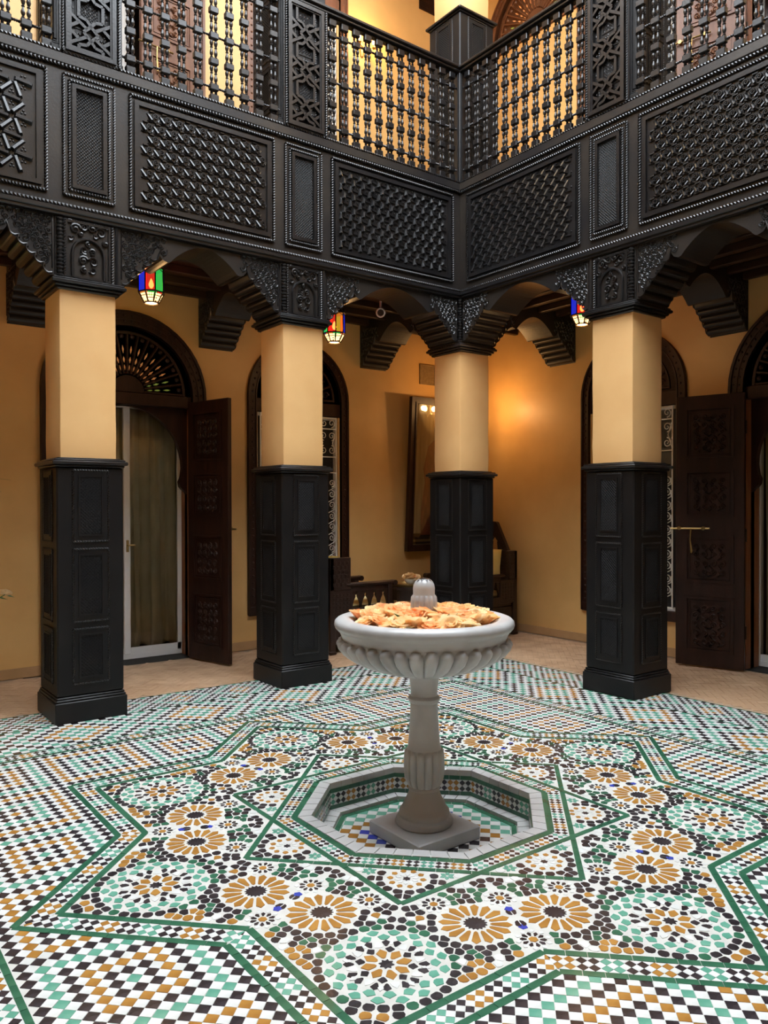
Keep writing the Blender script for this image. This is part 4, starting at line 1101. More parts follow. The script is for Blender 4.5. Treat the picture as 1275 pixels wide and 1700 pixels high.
def curtain(loc, rz, label):
    mb = MB(); n = 90; vs = []; fs = []
    for i in range(n+1):
        x = -0.66+1.32*i/n
        for k, z in enumerate((0.09,0.14,0.5,1.2,1.9,2.56)):
            fl_ = 1.0-0.35*z/2.56; y = 0.045*math.sin(i*0.62+0.6*math.sin(i*0.17))*fl_+0.012*math.sin(i*1.7)+(0.03*math.sin(i*0.9) if k == 0 else 0)
            vs.append((x+0.01*math.sin(z*2+i), y, z+(0.02*math.sin(i*0.4) if k == 0 else 0)))
    for i in range(n):
        for k in range(5): fs.append((i*6+k,(i+1)*6+k,(i+1)*6+k+1,i*6+k+1))
    mb.add(vs, fs); o = mb.build('curtain', M['curtain'], loc=loc, rz=rz, smooth=80, fix=False)
    sm = o.modifiers.new('thick', 'SOLIDIFY'); sm.thickness = 0.004; tag(o, label, 'curtain')
WM = {}
def window_unit(loc, rz, name, label, wood):
    t = empty(name, loc, rz); struct(t, label); zs = 2.73; R1 = 0.64
    def P(nm, fn, mats):
        key = (nm, wood.name)
        if key not in WM:
            b = MB(); fn(b); o = b.build(nm, mats, t, smooth=40); WM[key] = o.data; return o
        return put(nm, WM[key], t)
    def fr(b):
        arch_band(b, 0.545, R1, zs, 0.37, -0.035, 0.02); arch_band(b, 0.625, 0.645, zs, 0.37, -0.048, 0.0); arch_band(b, 0.545, 0.560, zs, 0.37, -0.045, 0.0)
        b.cbox(-R1, R1, -0.040, 0.02, 0.36, 0.46, 0.006)
        for k in range(26):
            a = PI*(k+0.5)/26; b.dome(0.592*math.cos(a), zs+0.592*math.sin(a), 0.015, -0.034, 0.012, n=5)
        for s_ in (-1, 1):
            for k in range(31): b.dome(s_*0.592, 0.50+k*0.072, 0.015, -0.034, 0.012, n=5)
    P('arch_frame', fr, wood)
    def ty(b):
        R = 0.545; b.prism([(R,zs-0.17)]+arc((0,zs), R, 0, PI, 22)+[(-R,zs-0.17)], 0.0, 0.04, 'xz'); b.cbox(-R, R, -0.018, 0.03, zs-0.17, zs-0.02, 0.006)
        arch_band(b, 0.44, 0.46, zs, zs, -0.02, 0.01)
        for k in range(9): a = PI*k/8; b.ridge(0.27*math.cos(a), zs+0.01+0.27*math.sin(a), 0.36, 0.034, a, 0.0, 0.024)
        b.prism(arc((0,zs), 0.10, 0, PI, 10), -0.024, 0.0, 'xz')
        for k in range(8):
            a = PI*(k+0.5)/8; b.spiral(0.36*math.cos(a), zs+0.36*math.sin(a), 0.045, -0.004, 1.3, a, 1, 0.008, n=12, seg=4)
    P('tympanum', ty, wood)
    for k in range(8):
        a = PI*(k+0.5)/8; b = MB(); c, s = math.cos(a), math.sin(a)
        for r0, r1, w_ in ((0.16,0.22,0.010),(0.24,0.30,0.016)):
            rm = (r0+r1)/2; b.prism([(r0*c,zs+r0*s),(rm*c-w_*s,zs+rm*s+w_*c),(r1*c,zs+r1*s),(rm*c+w_*s,zs+rm*s-w_*c)], -0.004, 0.0, 'xz')
        b.build('fan_pane', M['paneg'] if k in (0,5) else M['panew'], t, smooth=None)
    def sash(b): b.frame(-0.545, 0.545, 0.45, 2.57, 0.045, 0.03, 0.09); b.box(-0.03,0.03,0.03,0.085,0.47,2.56)
    P('sash', sash, M['pvc'] if wood is M['dwood'] else M['pvc'])
    def gl(b): b.box(-0.505,0.505,0.072,0.080,0.49,2.53)
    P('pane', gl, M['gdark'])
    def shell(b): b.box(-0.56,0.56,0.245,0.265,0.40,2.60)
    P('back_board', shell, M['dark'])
    def grille(b):
        x0, x1, z0, z1 = -0.495, 0.495, 0.49, 2.55; r = 0.0065; y = -0.012
        b.frame(x0, x1, z0, z1, 0.013, y-0.006, y+0.006)
        for z in (2.42, 2.10, 1.92): b.box(x0,x1,y-0.005,y+0.005,z-0.006,z+0.006)
        for i in range(1, 4): x = x0+(x1-x0)*i/4; b.tube([(x,y,z0),(x,y,1.92)], r, 5); b.tube([(x,y,2.10),(x,y,2.42)], r, 5)
        for i in range(4):
            xa = x0+(x1-x0)*i/4; w_ = (x1-x0)/4; xm = xa+w_/2
            b.spiral(xa+w_*0.3, 2.485, 0.048, y, 1.4, 1.57, 1, r, n=16); b.spiral(xa+w_*0.72, 2.485, 0.048, y, 1.4, -1.57, 1, r, n=16)
            for dx, d in ((-0.055,1),(0.055,-1)):
                b.spiral(xm+dx, 2.34, 0.052, y, 1.5, -1.57, -d, r, n=16); b.spiral(xm+dx, 2.18, 0.052, y, 1.5, 1.57, d, r, n=16)
                b.tube([(xm+dx*1.9,y,2.14),(xm+dx*1.2,y,2.26),(xm+dx*1.9,y,2.38)], r*0.8, 5)
            z = 1.80; k = 0
            while z > 0.58:
                for dx, d in ((-1,1),(1,-1)):
                    b.spiral(xm+dx*0.055, z, 0.045, y, 1.5, 1.57 if k % 2 else -1.57, d if k % 2 else -d, r, n=16)
                    b.tube([(xm+dx*0.012,y,z-0.09),(xm+dx*0.10,y,z-0.045),(xm+dx*0.10,y,z+0.02)], r*0.8, 5)
                z -= 0.125; k += 1
    P('iron_grille', grille, M['iron'])
    return t
def leaf_mesh(wood):
    b = MB(); W_, H_, T_ = 0.62, 2.57, 0.046
    b.cbox(0, W_, 0, T_, 0.0, H_, 0.004); cs = []
    pans = ((0.14,0.66),(0.80,1.24),(1.42,1.86),(1.98,2.46))
    for z0, z1 in pans:
        for y0, y1, yc in ((-0.014,0.0,-0.012),(T_,T_+0.014,T_+0.012)):
            b.frame(0.09, W_-0.09, z0, z1, 0.022, y0, y1); b.frame(0.125, W_-0.125, z0+0.035, z1-0.035, 0.010, y0*0.6 if y0 < 0 else y0, y1 if y0 < 0 else T_+0.008)
        for yy in (-0.003, T_+0.003): c = MB(); scroll_panel(c, 0.15, W_-0.15, z0+0.06, z1-0.06, yy, 0.075, 0.008); cs.append(c)
    return b, cs
_lb, _lc = leaf_mesh(M['dwood']); LEAF = {}
def leaf(loc, rz, label, wood, group, bolt):
    t = empty('door_leaf', loc, rz)
    if wood.name not in LEAF:
        a = _lb.build('leaf_board', wood, t); LEAF[wood.name] = [a.data]+[c.build('carved_panel', wood, t).data for c in _lc]
    else:
        for i, me in enumerate(LEAF[wood.name]): put('carved_panel' if i else 'leaf_board', me, t)
    b = MB()
    ys = (-0.022,) if bolt == 'front' else (0.068,)
    for y in ys:
        sg = -1 if y < 0 else 1
        b.tube([(0.30,y,1.31),(0.66,y,1.305)], 0.009, 6); b.tube([(0.36,y-sg*0.02,1.31),(0.36,y+sg*0.01,1.31)], 0.018, 8); b.tube([(0.58,y-sg*0.02,1.31),(0.58,y+sg*0.01,1.31)], 0.018, 8)
        b.tube([(0.47,y+sg*0.004,1.31),(0.475,y+sg*0.008,1.20),(0.465,y+sg*0.004,1.09),(0.468,y+sg*0.004,1.075)], 0.010, 6, [0.008,0.006,0.012,0.009])
    b.build('brass_bolt', M['brass'], t)
    b = MB()
    for z in (0.35, 1.25, 2.25): b.tube([(-0.006,0.02,z-0.06),(-0.006,0.02,z+0.06)], 0.010, 6)
    b.build('hinge', M['metal'], t)
    tag(t, label, 'door leaf', group)
door_unit((D1X,YW,0), 0, 'door_1', 'arched cedar doorway with fan tympanum and curtained glass door', M['dwood'])
door_unit((XW,D2Y,0), RZ, 'door_2', 'arched cedar doorway with fan tympanum at the right edge', M['dwood'])
curtain((D1X,YW+0.40,0), 0, 'olive curtain hanging behind the glass door with the open leaf'); curtain((XW+0.40,D2Y,0), RZ, 'olive curtain behind the glass door past the brass-bolted leaf')
window_unit((W1X,YW,0), 0, 'window_1', 'arched cedar window with white scrolled iron grille behind the armchair', M['dwood'])
window_unit((XW,W2Y,0), RZ, 'window_2', 'arched cedar window with white scrolled iron grille behind the right pillar', M['dwood'])
leaf((3.19,7.53,0.012), math.atan2(6.95-7.53, 3.335-3.19), 'dark carved door leaf standing open beside the curtained glass door', M['dwood'], 'open carved door leaves', 'back')
leaf((7.045,3.80,0.012), math.atan2(4.40-3.80, 6.87-7.045), 'dark carved door leaf with a long brass bolt standing open against the wall', M['dwood'], 'open carved door leaves', 'back')
door_unit((D1X,YW,UPZ), 0, 'door_3', 'upper arched cedar doorway seen through the left spindle screen', M['lightwood'])
door_unit((XW,D2Y,UPZ), RZ, 'door_4', 'upper arched cedar doorway at the top right', M['lightwood'])
door_unit((XW,U3Y,UPZ), RZ, 'door_5', 'upper closed cedar double door by the balcony corner', M['lightwood'], True)
window_unit((W1X,YW,UPZ), 0, 'window_3', 'upper arched window with white grille on the left', M['lightwood'])
window_unit((XW,W2Y,UPZ), RZ, 'window_4', 'upper arched window with white grille on the right', M['lightwood'])
leaf((3.30,7.52,UPZ+0.012), math.radians(186), 'brown carved upper door leaf behind the spindle screen between two lattice posts', M['lightwood'], 'upper door leaves', 'back')
leaf((7.045,3.80,UPZ+0.012), math.atan2(4.40-3.80, 6.87-7.045), 'brown carved upper door leaf with brass bolt behind a spindle screen', M['lightwood'], 'upper door leaves', 'back')
# ================================================================== FOUNTAIN
def gad(mb, prof, lobes, per=6, m=0, sharp=0.5):
    # prof: (r_inner, r_lobe, z, width factor 0..1)
    n = lobes*per; N = len(prof); vs = []; fs = []
    for k in range(n):
        a = 2*PI*k/n; t = ((k % per)/per-0.5)*2
        for (r0, r1, z, wf) in prof:
            e = 0.0
            if wf > 0: x = abs(t)/max(wf, 1e-3); e = math.sqrt(max(0.0, 1-x*x))
            r = r0+(r1-r0)*e; vs.append((r*math.cos(a), r*math.sin(a), z))
    for k in range(n):
        q = (k+1) % n
        for i in range(N-1): fs.append((k*N+i, q*N+i, q*N+i+1, k*N+i+1))
    mb.add(vs, fs, m)
ft = empty('fountain', (CX, CY, POOLZ+0.004)); z_ = -(POOLZ+0.004)
b = MB(); b.cbox(-0.205,0.205,-0.205,0.205,0.0,0.068,0.006); b.build('plinth', M['marble'], ft)
def LZ(pr): return [(r, z+z_) for r, z in pr]
b = MB(); b.lathe(LZ([(0.0,-0.094),(0.138,-0.094),(0.146,-0.086),(0.148,-0.072),(0.142,-0.058),(0.128,-0.050),(0.128,-0.044),(0.131,-0.036),(0.128,-0.020),(0.116,-0.008),(0.112,0.0),(0.108,0.012),(0.098,0.030),(0.088,0.050),(0.080,0.070),(0.078,0.084),(0.082,0.090),(0.080,0.100),(0.074,0.104)]), 48); b.build('base_moulding', M['marble'], ft)
b = MB(); gad(b, [(0.072,0.074,z_+0.098,0.9),(0.078,0.092,z_+0.115,0.95),(0.088,0.102,z_+0.145,0.97),(0.091,0.1055,z_+0.20,0.97),(0.091,0.1045,z_+0.25,0.96),(0.090,0.102,z_+0.275,0.9),(0.089,0.098,z_+0.288,0.6),(0.088,0.089,z_+0.294,0.3)], 14, 8)
b.lathe(LZ([(0.088,0.292),(0.084,0.31),(0.079,0.36),(0.075,0.42),(0.072,0.48),(0.071,0.532)]), 48); b.build('shaft', M['marble'], ft, smooth=60)
b = MB(); b.lathe(LZ([(0.069,0.530),(0.078,0.538),(0.083,0.546),(0.083,0.556),(0.077,0.564),(0.070,0.568),(0.069,0.58),(0.071,0.62),(0.076,0.65),(0.086,0.672),(0.10,0.688)]), 48); b.build('neck', M['marble'], ft)
b = MB()
gad(b, [(0.085,0.088,z_+0.672,0.95),(0.112,0.130,z_+0.680,0.95),(0.176,0.206,z_+0.697,0.95),(0.254,0.292,z_+0.722,0.95),(0.318,0.362,z_+0.752,0.95),(0.372,0.418,z_+0.788,0.95),(0.402,0.446,z_+0.822,0.93),(0.412,0.453,z_+0.840,0.86),(0.418,0.449,z_+0.854,0.66),(0.422,0.438,z_+0.862,0.35),(0.424,0.425,z_+0.866,0.1)], 36, 12)
b.lathe(LZ([(0.420,0.862),(0.425,0.875),(0.430,0.890),(0.438,0.905),(0.440,0.910),(0.448,0.914),(0.458,0.925),(0.463,0.940),(0.460,0.956),(0.448,0.968),(0.430,0.974),(0.395,0.972),(0.368,0.962),(0.355,0.945),(0.345,0.915),(0.30,0.885),(0.15,0.872),(0.0,0.87)]), 96); b.build('bowl', M['marble'], ft, smooth=60)
b = MB(); gad(b, [(0.050,0.054,z_+0.86,0.95),(0.058,0.066,z_+0.93,0.96),(0.061,0.0695,z_+0.99,0.97),(0.061,0.0690,z_+1.05,0.95),(0.060,0.0665,z_+1.075,0.75),(0.058,0.059,z_+1.086,0.3)], 14, 8)
b.lathe(LZ([(0.058,1.084),(0.056,1.092),(0.0565,1.12),(0.053,1.14),(0.044,1.156),(0.030,1.166),(0.012,1.170),(0.0,1.1705)]), 36); b.build('finial', M['marble'], ft, smooth=60)
b = MB()
for k in range(10):
    a = 2*PI*k/10; da = PI/10
    def sp_(r, an): z = 1.1725-(r/0.057)**2*0.024+z_; return (r*math.cos(an), r*math.sin(an), z+0.0012)
    b.add([sp_(0.028,a-da),sp_(0.052,a),sp_(0.028,a+da),sp_(0.034,a)], [(0,1,3),(3,1,2)])
b.lathe([(0.014,z_+1.1715),(0.026,z_+1.1690)], 20); b.build('black_inlay', M['tblack'], ft, fix=False, smooth=None)
tag(ft, 'white marble pedestal fountain with gadrooned bowl in the sunken octagonal basin', 'fountain')
# roses
def rose_mesh(seed, m):
    q = random.Random(seed); mb = MB()
    rings = [(3,0.010,0.030,0.030),(4,0.019,0.034,0.028),(5,0.030,0.033,0.020),(6,0.041,0.028,0.010)]
    for (n, r, hgt, base) in rings:
        off = q.uniform(0, 6)
        for k in range(n):
            a = off+2*PI*k/n; wd = 2.3*PI/n*0.72; vs = []; fs = []; nu, nv = 5, 4; lean = (r/0.041)
            for i in range(nu+1):
                u = (i/nu-0.5)*2
                for j in range(nv+1):
                    v = j/nv; an = a+u*wd*(0.55+0.45*math.sin(v*PI*0.75)); rr_ = r*(0.45+0.62*v)+lean*0.012*v*v+0.002*q.uniform(-1,1)
                    z = hgt*v*(1-0.22*u*u)-lean*0.016*max(0, v-0.6)+0.004+(0.006 if r < 0.03 else 0); vs.append((rr_*math.cos(an), rr_*math.sin(an), z+0.0015*q.uniform(-1,1)))
            for i in range(nu):
                for j in range(nv): fs.append((i*(nv+1)+j,(i+1)*(nv+1)+j,(i+1)*(nv+1)+j+1,i*(nv+1)+j+1))
            mb.add(vs, fs)
    mb.lathe([(0.0,0.0),(0.018,0.004),(0.022,0.016),(0.010,0.026),(0.0,0.028)], 8)
    return mb.mesh('rose', m, 60)
ROSES = [(rose_mesh(1,M['rose1']),'deep peach rose blossom heaped in the fountain bowl'),(rose_mesh(2,M['rose2']),'apricot rose blossom heaped in the fountain bowl'),(rose_mesh(3,M['rose3']),'pale cream rose blossom heaped in the fountain bowl')]
rq = random.Random(21); spots = []
for k in range(6000):
    r = 0.335*math.sqrt(rq.random()); a = rq.uniform(0, 2*PI)
    if r < 0.098: continue
    if all(math.hypot(r*math.cos(a)-s[0], r*math.sin(a)-s[1]) > 0.058 for s in spots): spots.append((r*math.cos(a), r*math.sin(a)))
for i, (x, y) in enumerate(spots):
    me, lb = ROSES[rq.choice((0,1,1,2))]; r = math.hypot(x, y); d = r/0.34
    o = put('rose', me, None, (CX+x, CY+y, 0.950+0.022*(1-d*d)+rq.uniform(-0.008,0.012))); s_ = rq.uniform(1.02, 1.30); o.scale = (s_,s_,s_)
    o.rotation_euler = (rq.uniform(-0.35,0.35)-y*0.6, rq.uniform(-0.35,0.35)+x*0.6, rq.uniform(0,6)); tag(o, lb, 'rose', 'roses in the fountain bowl')
b = MB(); b.lathe([(0.0,0.0),(0.34,0.0),(0.348,-0.01)], 40); o = b.build('petal_bed', M['rose2'], None, (CX,CY,0.936), fix=False); tag(o, 'bed of loose petals under the roses in the bowl', 'petals')
lm = MB(); lm.add([(0,0,0),(0.010,0.016,0.004),(0,0.05,0.0),(-0.010,0.016,0.004),(0,0.02,-0.003)], [(0,1,4),(1,2,4),(2,3,4),(3,0,4)]); LM = lm.mesh('leaf', M['leaf'])
for k in range(26):
    a = rq.uniform(0,6.28); r = rq.uniform(0.14,0.32); o = put('leaf', LM, None, (CX+r*math.cos(a), CY+r*math.sin(a), 0.996-0.02*(r/0.34)**2)); o.rotation_euler = (rq.uniform(-0.5,0.8), rq.uniform(-0.5,0.5), rq.uniform(0,6))
    tag(o, 'small green leaf among the roses in the bowl', 'leaf', 'leaves among the roses')
# ================================================================== LAMPS
def point(name, loc, power, col, r, parent):
    l = bpy.data.lights.new(name, 'POINT'); l.energy = power; l.color = col; l.shadow_soft_size = r
    o = bpy.data.objects.new(name, l); COL.objects.link(o); o.location = loc; o.parent = parent; return o
WARM = (1.0, 0.56, 0.22)
def lantern(loc, label, turn, power, top, left='lblue', right='lgreen', lc=WARM):
    t = empty('lantern', loc, turn); R = 0.108; n = 8; z0, z1 = 0.085, 0.285
    V = lambda r, k, z: (r*math.cos(2*PI*(k+0.5)/n), r*math.sin(2*PI*(k+0.5)/n), z)
    b = MB()
    for k in range(n):
        b.tube([V(0.060,k,0.0),V(R,k,z0),V(R,k,z1),V(0.085,k,z1+0.05)], 0.006, 5)
        for r_, z in ((0.060,0.0),(R,z0),(R,z1)): b.tube([V(r_,k,z),V(r_,k+1,z)], 0.007, 5)
        a, c = Vector(V(R,k,z1)), Vector(V(R,k+1,z1)); mid = (a+c)/2
        b.tube([tuple(a+Vector((0,0,-0.03))), tuple(mid+Vector((0,0,-0.008))), tuple(c+Vector((0,0,-0.03)))], 0.004, 4)
        b.tube([tuple(a), tuple(mid*1.04+Vector((0,0,0.035-0.04*mid.z*0))), tuple(c)], 0.004, 4)
    b.lathe([(0.112,z1),(0.088,z1+0.05),(0.05,z1+0.085),(0.045,z1+0.10),(0.02,z1+0.115),(0.008,z1+0.13),(0.008,top)], 8)
    b.build('metal_frame', M['metal'], t, smooth=None)
    k0 = round(((math.atan2(-loc[1], -loc[0])-turn)/(2*PI)*n)-1.0); k0 = int(k0) % n; ring_ = [M['lred']]*n
    for dk, cc in ((0,'lred'),(1,right),(2,'lblue'),(3,'lred'),(4,'lgreen'),(5,'lorange'),(6,'lblue'),(7,left)): ring_[(k0+dk) % n] = M[cc]
    for k in range(n):
        m = MB(); m.add([V(R-0.003,k,z0+0.006),V(R-0.003,k+1,z0+0.006),V(R-0.003,k+1,z1-0.006),V(R-0.003,k,z1-0.006)], [(0,1,2,3)]); m.build('coloured_pane', ring_[k], t, smooth=None, fix=False)
        m = MB(); A, B, C_, D = [Vector(q) for q in (V(0.062,k,0.006),V(0.062,k+1,0.006),V(R-0.004,k+1,z0-0.006),V(R-0.004,k,z0-0.006))]
        for i in range(3):
            for j in range(3):
                f = lambda s, q: tuple((A*(1-s)+B*s)*(1-q)+(D*(1-s)+C_*s)*q)
                m.add([f(0.14+i*0.26,0.12+j*0.28),f(0.34+i*0.26,0.12+j*0.28),f(0.34+i*0.26,0.32+j*0.28),f(0.14+i*0.26,0.32+j*0.28)], [(0,1,2,3)])
        m.build('pierced_band', M['pierce'], t, smooth=None, fix=False)
    m = MB(); m.lathe([(0.0,0.002),(0.048,0.002),(0.050,0.006)], 20); m.build('diffuser', M['glow'], t, fix=False)
    m = MB(); m.lathe([(0.0,0.125),(0.012,0.13),(0.021,0.15),(0.020,0.165),(0.010,0.195),(0.0,0.212)], 10); m.build('bulb', M['bulb'], t, fix=False)
    point('lantern_light', (0,0,-0.03), power, lc, 0.04, t); 
    tag(t, label, 'lantern', 'coloured glass lanterns')
lantern((2.452,6.55,3.270), 'glass lantern with blue, red and green panes before the curtained door', math.radians(20), 3.2, 0.43, 'lblue', 'lgreen')
lantern((4.313,6.55,3.165), 'glass lantern with green, red and orange panes beside the ceiling camera', math.radians(42), 3.2, 0.535, 'lgreen', 'lorange')
lantern((6.02,4.86,3.262), 'glass lantern with blue and red panes beside the pillar by the bolted door', math.radians(-10), 2.8, 0.438, 'lblue', 'lorange')
lantern((0.72,6.55,3.262), 'added unseen lantern brightening the first bay by the flower arrangement', 0.1, 1.6, 0.438)  # lantern added out of view to brighten the wall of this bay
for (x, y, lb) in ((2.6,6.75,'added unseen lantern brightening the upper wall by the brown door leaf'),(4.5,6.75,'added unseen lantern brightening the upper yellow wall'),(6.2,5.0,'added unseen lantern brightening the upper wall by the closed cedar double door'),(6.2,3.0,'added unseen lantern brightening the upper wall by the brass-bolted door leaf')):
    lantern((x,y,7.85), lb, 0.2, 15.0, 0.6, lc=(1.0,0.76,0.42))  # unseen lanterns, added to brighten the upper gallery walls
def sconce(loc, rz, label, power):
    t = empty('wall_sconce', loc, rz); b = MB(); b.lathe([(0.0,-0.10),(0.02,-0.09),(0.035,0.0),(0.02,0.09),(0,0.10)], 12); b.tube([(0,0,0),(0,-0.06,-0.02),(0,-0.10,0.0)], 0.008, 6)
    for s_ in (-1, 1): b.tube([(0,-0.08,-0.01),(s_*0.06,-0.10,-0.04),(s_*0.11,-0.10,0.0)], 0.007, 6); b.lathe([(0.0,0.0),(0.03,0.005),(0.022,0.02),(0.02,0.04)], 10, (s_*0.11,-0.10))
    b.build('bracket', M['brass'], t)
    for s_ in (-1, 1):
        m = MB(); m.lathe([(0.0,0.04),(0.018,0.05),(0.026,0.075),(0.018,0.10),(0.0,0.125)], 10, (s_*0.11,-0.10)); m.build('bulb', M['bulb'], t, fix=False)
        point('sconce_light', (s_*0.11,-0.14,0.085), power, WARM, 0.03, t)
    tag(t, label, 'wall lamp')
sconce((6.72,YW,0.0), 0, 'x', 0.0) if False else None
sconce((5.40,YW,6.92), 0, 'brass wall lamp with two bulbs glowing behind the upper spindle screen', 6.0)
t = empty('pendant_lamp', (6.62,7.05,2.48)); b = MB(); b.lathe([(0.0,0.0),(0.05,0.0),(0.05,-0.015),(0.008,-0.03),(0.008,-1.0),(0.03,-1.02),(0.0,-1.03)], 12); b.v = [(x,y,z+1.22) for x,y,z in b.v]
for s_ in (-1, 1): b.tube([(0,0,0.22),(s_*0.05,0,0.16),(s_*0.09,0,0.20)], 0.006, 6); b.lathe([(0.0,0.19),(0.026,0.20),(0.02,0.23)], 10, (s_*0.09,0))
b.build('stem', M['brass'], t)
for s_ in (-1, 1):
    m = MB(); m.lathe([(0.0,0.23),(0.018,0.24),(0.026,0.265),(0.018,0.29),(0.0,0.315)], 10, (s_*0.09,0)); m.build('bulb', M['bulb'], t, fix=False); point('pendant_light', (s_*0.09,-0.04,0.275), 5.5, WARM, 0.03, t)
tag(t, 'brass pendant lamp with two bulbs hanging behind the corner pillar', 'lamp')
# ================================================================== SECURITY CAMERA, VENT PLAQUES
t = empty('security_camera', (4.888,6.55,3.70)); b = MB(); b.lathe([(0.0,0.0),(0.045,0.0),(0.045,-0.012),(0.012,-0.02),(0.012,-0.10),(0.0,-0.10)], 16); b.build('mount', M['grey'], t)
yaw = math.atan2(-4.888+1.2, 6.55+0.2); b = MB(); d = Vector((-4.9,-6.55,-2.2)).normalized(); c0 = Vector((0,0,-0.155)); b.tube([tuple(c0-d*0.09),tuple(c0-d*0.08),tuple(c0+d*0.08),tuple(c0+d*0.085)], 0.05, 16, [0.035,0.048,0.050,0.046]); b.build('housing', M['grey'], t)
b = MB(); b.tube([tuple(c0+d*0.085),tuple(c0+d*0.089)], 0.034, 16); b.build('lens', M['lens'], t); b = MB()
for k in range(10):
    a = 2*PI*k/10; s1 = d.orthogonal().normalized(); s2 = d.cross(s1); p = c0+d*0.087+s1*0.040*math.cos(a)+s2*0.040*math.sin(a); b.tube([tuple(p),tuple(p+d*0.003)], 0.004, 6)
b.build('infrared_diodes', M['pvc'], t); tag(t, 'small grey security camera under the gallery ceiling', 'camera')
for z, lb in ((3.06,'small brown plaque on the wall above the painting'),(UPZ+3.08,'small dark plaque on the upper wall near the corner')):
    t = empty('wall_plaque', (6.40,YW,z)); b = MB(); b.frame(-0.125,0.125,0,0.25,0.012,-0.014,0.0); b.build('frame', M['dwood'] if z > 4 else M['plaque'], t); b = MB()
    b.box(-0.113,0.113,-0.006,0.0,0.012,0.238)
    for k in range(9): b.box(-0.11,0.11,-0.010,-0.006,0.022+k*0.024,0.032+k*0.024)
    b.build('grille', M['plaque'] if z < 4 else M['dwood'], t); tag(t, lb, 'plaque')
# ================================================================== PAINTING
t = empty('framed_painting', (6.485,YW-0.02,0.98)); t.rotation_euler = (math.radians(3.2), 0, 0)
b = MB(); W2, H2 = 0.485, 1.89; b.frame(-W2,W2,0,H2,0.075,-0.075,-0.02); b.frame(-W2+0.06,W2-0.06,0.06,H2-0.06,0.02,-0.085,-0.03); b.build('frame', M['dwood'], t, smooth=None)
b = MB(); b.box(-W2+0.07,W2-0.07,-0.045,-0.03,0.07,H2-0.07); b.build('canvas', M['canvas'], t, smooth=None)
b = MB(); b.box(-W2+0.075,W2-0.075,-0.047,-0.045,0.09,0.22); b.build('painted_floor', M['inkdark'], t, smooth=None)
b = MB(); b.box(-W2+0.075,W2-0.075,-0.050,-0.045,0.115,0.145); b.build('gilt_strip', M['goldtrim'], t, smooth=None)
b = MB(); cx_ = -0.02; b.prism([(cx_-0.24,0.20),(cx_-0.25,0.5),(cx_-0.20,0.85),(cx_-0.23,1.02),(cx_-0.16,1.30),(cx_-0.07,1.38),(cx_+0.07,1.38),(cx_+0.16,1.30),(cx_+0.22,1.02),(cx_+0.19,0.85),(cx_+0.24,0.5),(cx_+0.25,0.20)], -0.049, -0.045, 'xz'); b.build('painted_robe', M['inkred'], t, smooth=None)
b = MB(); b.prism([(cx_+0.075*math.cos(2*PI*k/14), 1.50+0.10*math.sin(2*PI*k/14)) for k in range(14)], -0.049, -0.045, 'xz'); b.box(cx_-0.035,cx_+0.035,-0.049,-0.045,1.36,1.44); b.build('painted_head', M['inkskin'], t, smooth=None)
b = MB(); b.prism([(cx_-0.10,1.53),(cx_-0.09,1.62),(cx_,1.66),(cx_+0.09,1.62),(cx_+0.10,1.53),(cx_+0.05,1.58),(cx_-0.05,1.58)], -0.051, -0.045, 'xz')
for s_ in (-1, 1): b.prism([(cx_+s_*0.02,1.36),(cx_+s_*0.012,0.25),(cx_+s_*0.03,0.25),(cx_+s_*0.05,1.34)], -0.0505, -0.045, 'xz')
b.build('painted_turban', M['goldtrim'], t, smooth=None)
b = MB(); b.box(-W2+0.07,W2-0.07,-0.062,-0.059,0.07,H2-0.07); b.build('glazing', M['glass'], t, smooth=None)
tag(t, 'tall dark-framed painting of a robed standing figure behind the corner pillar', 'painting')
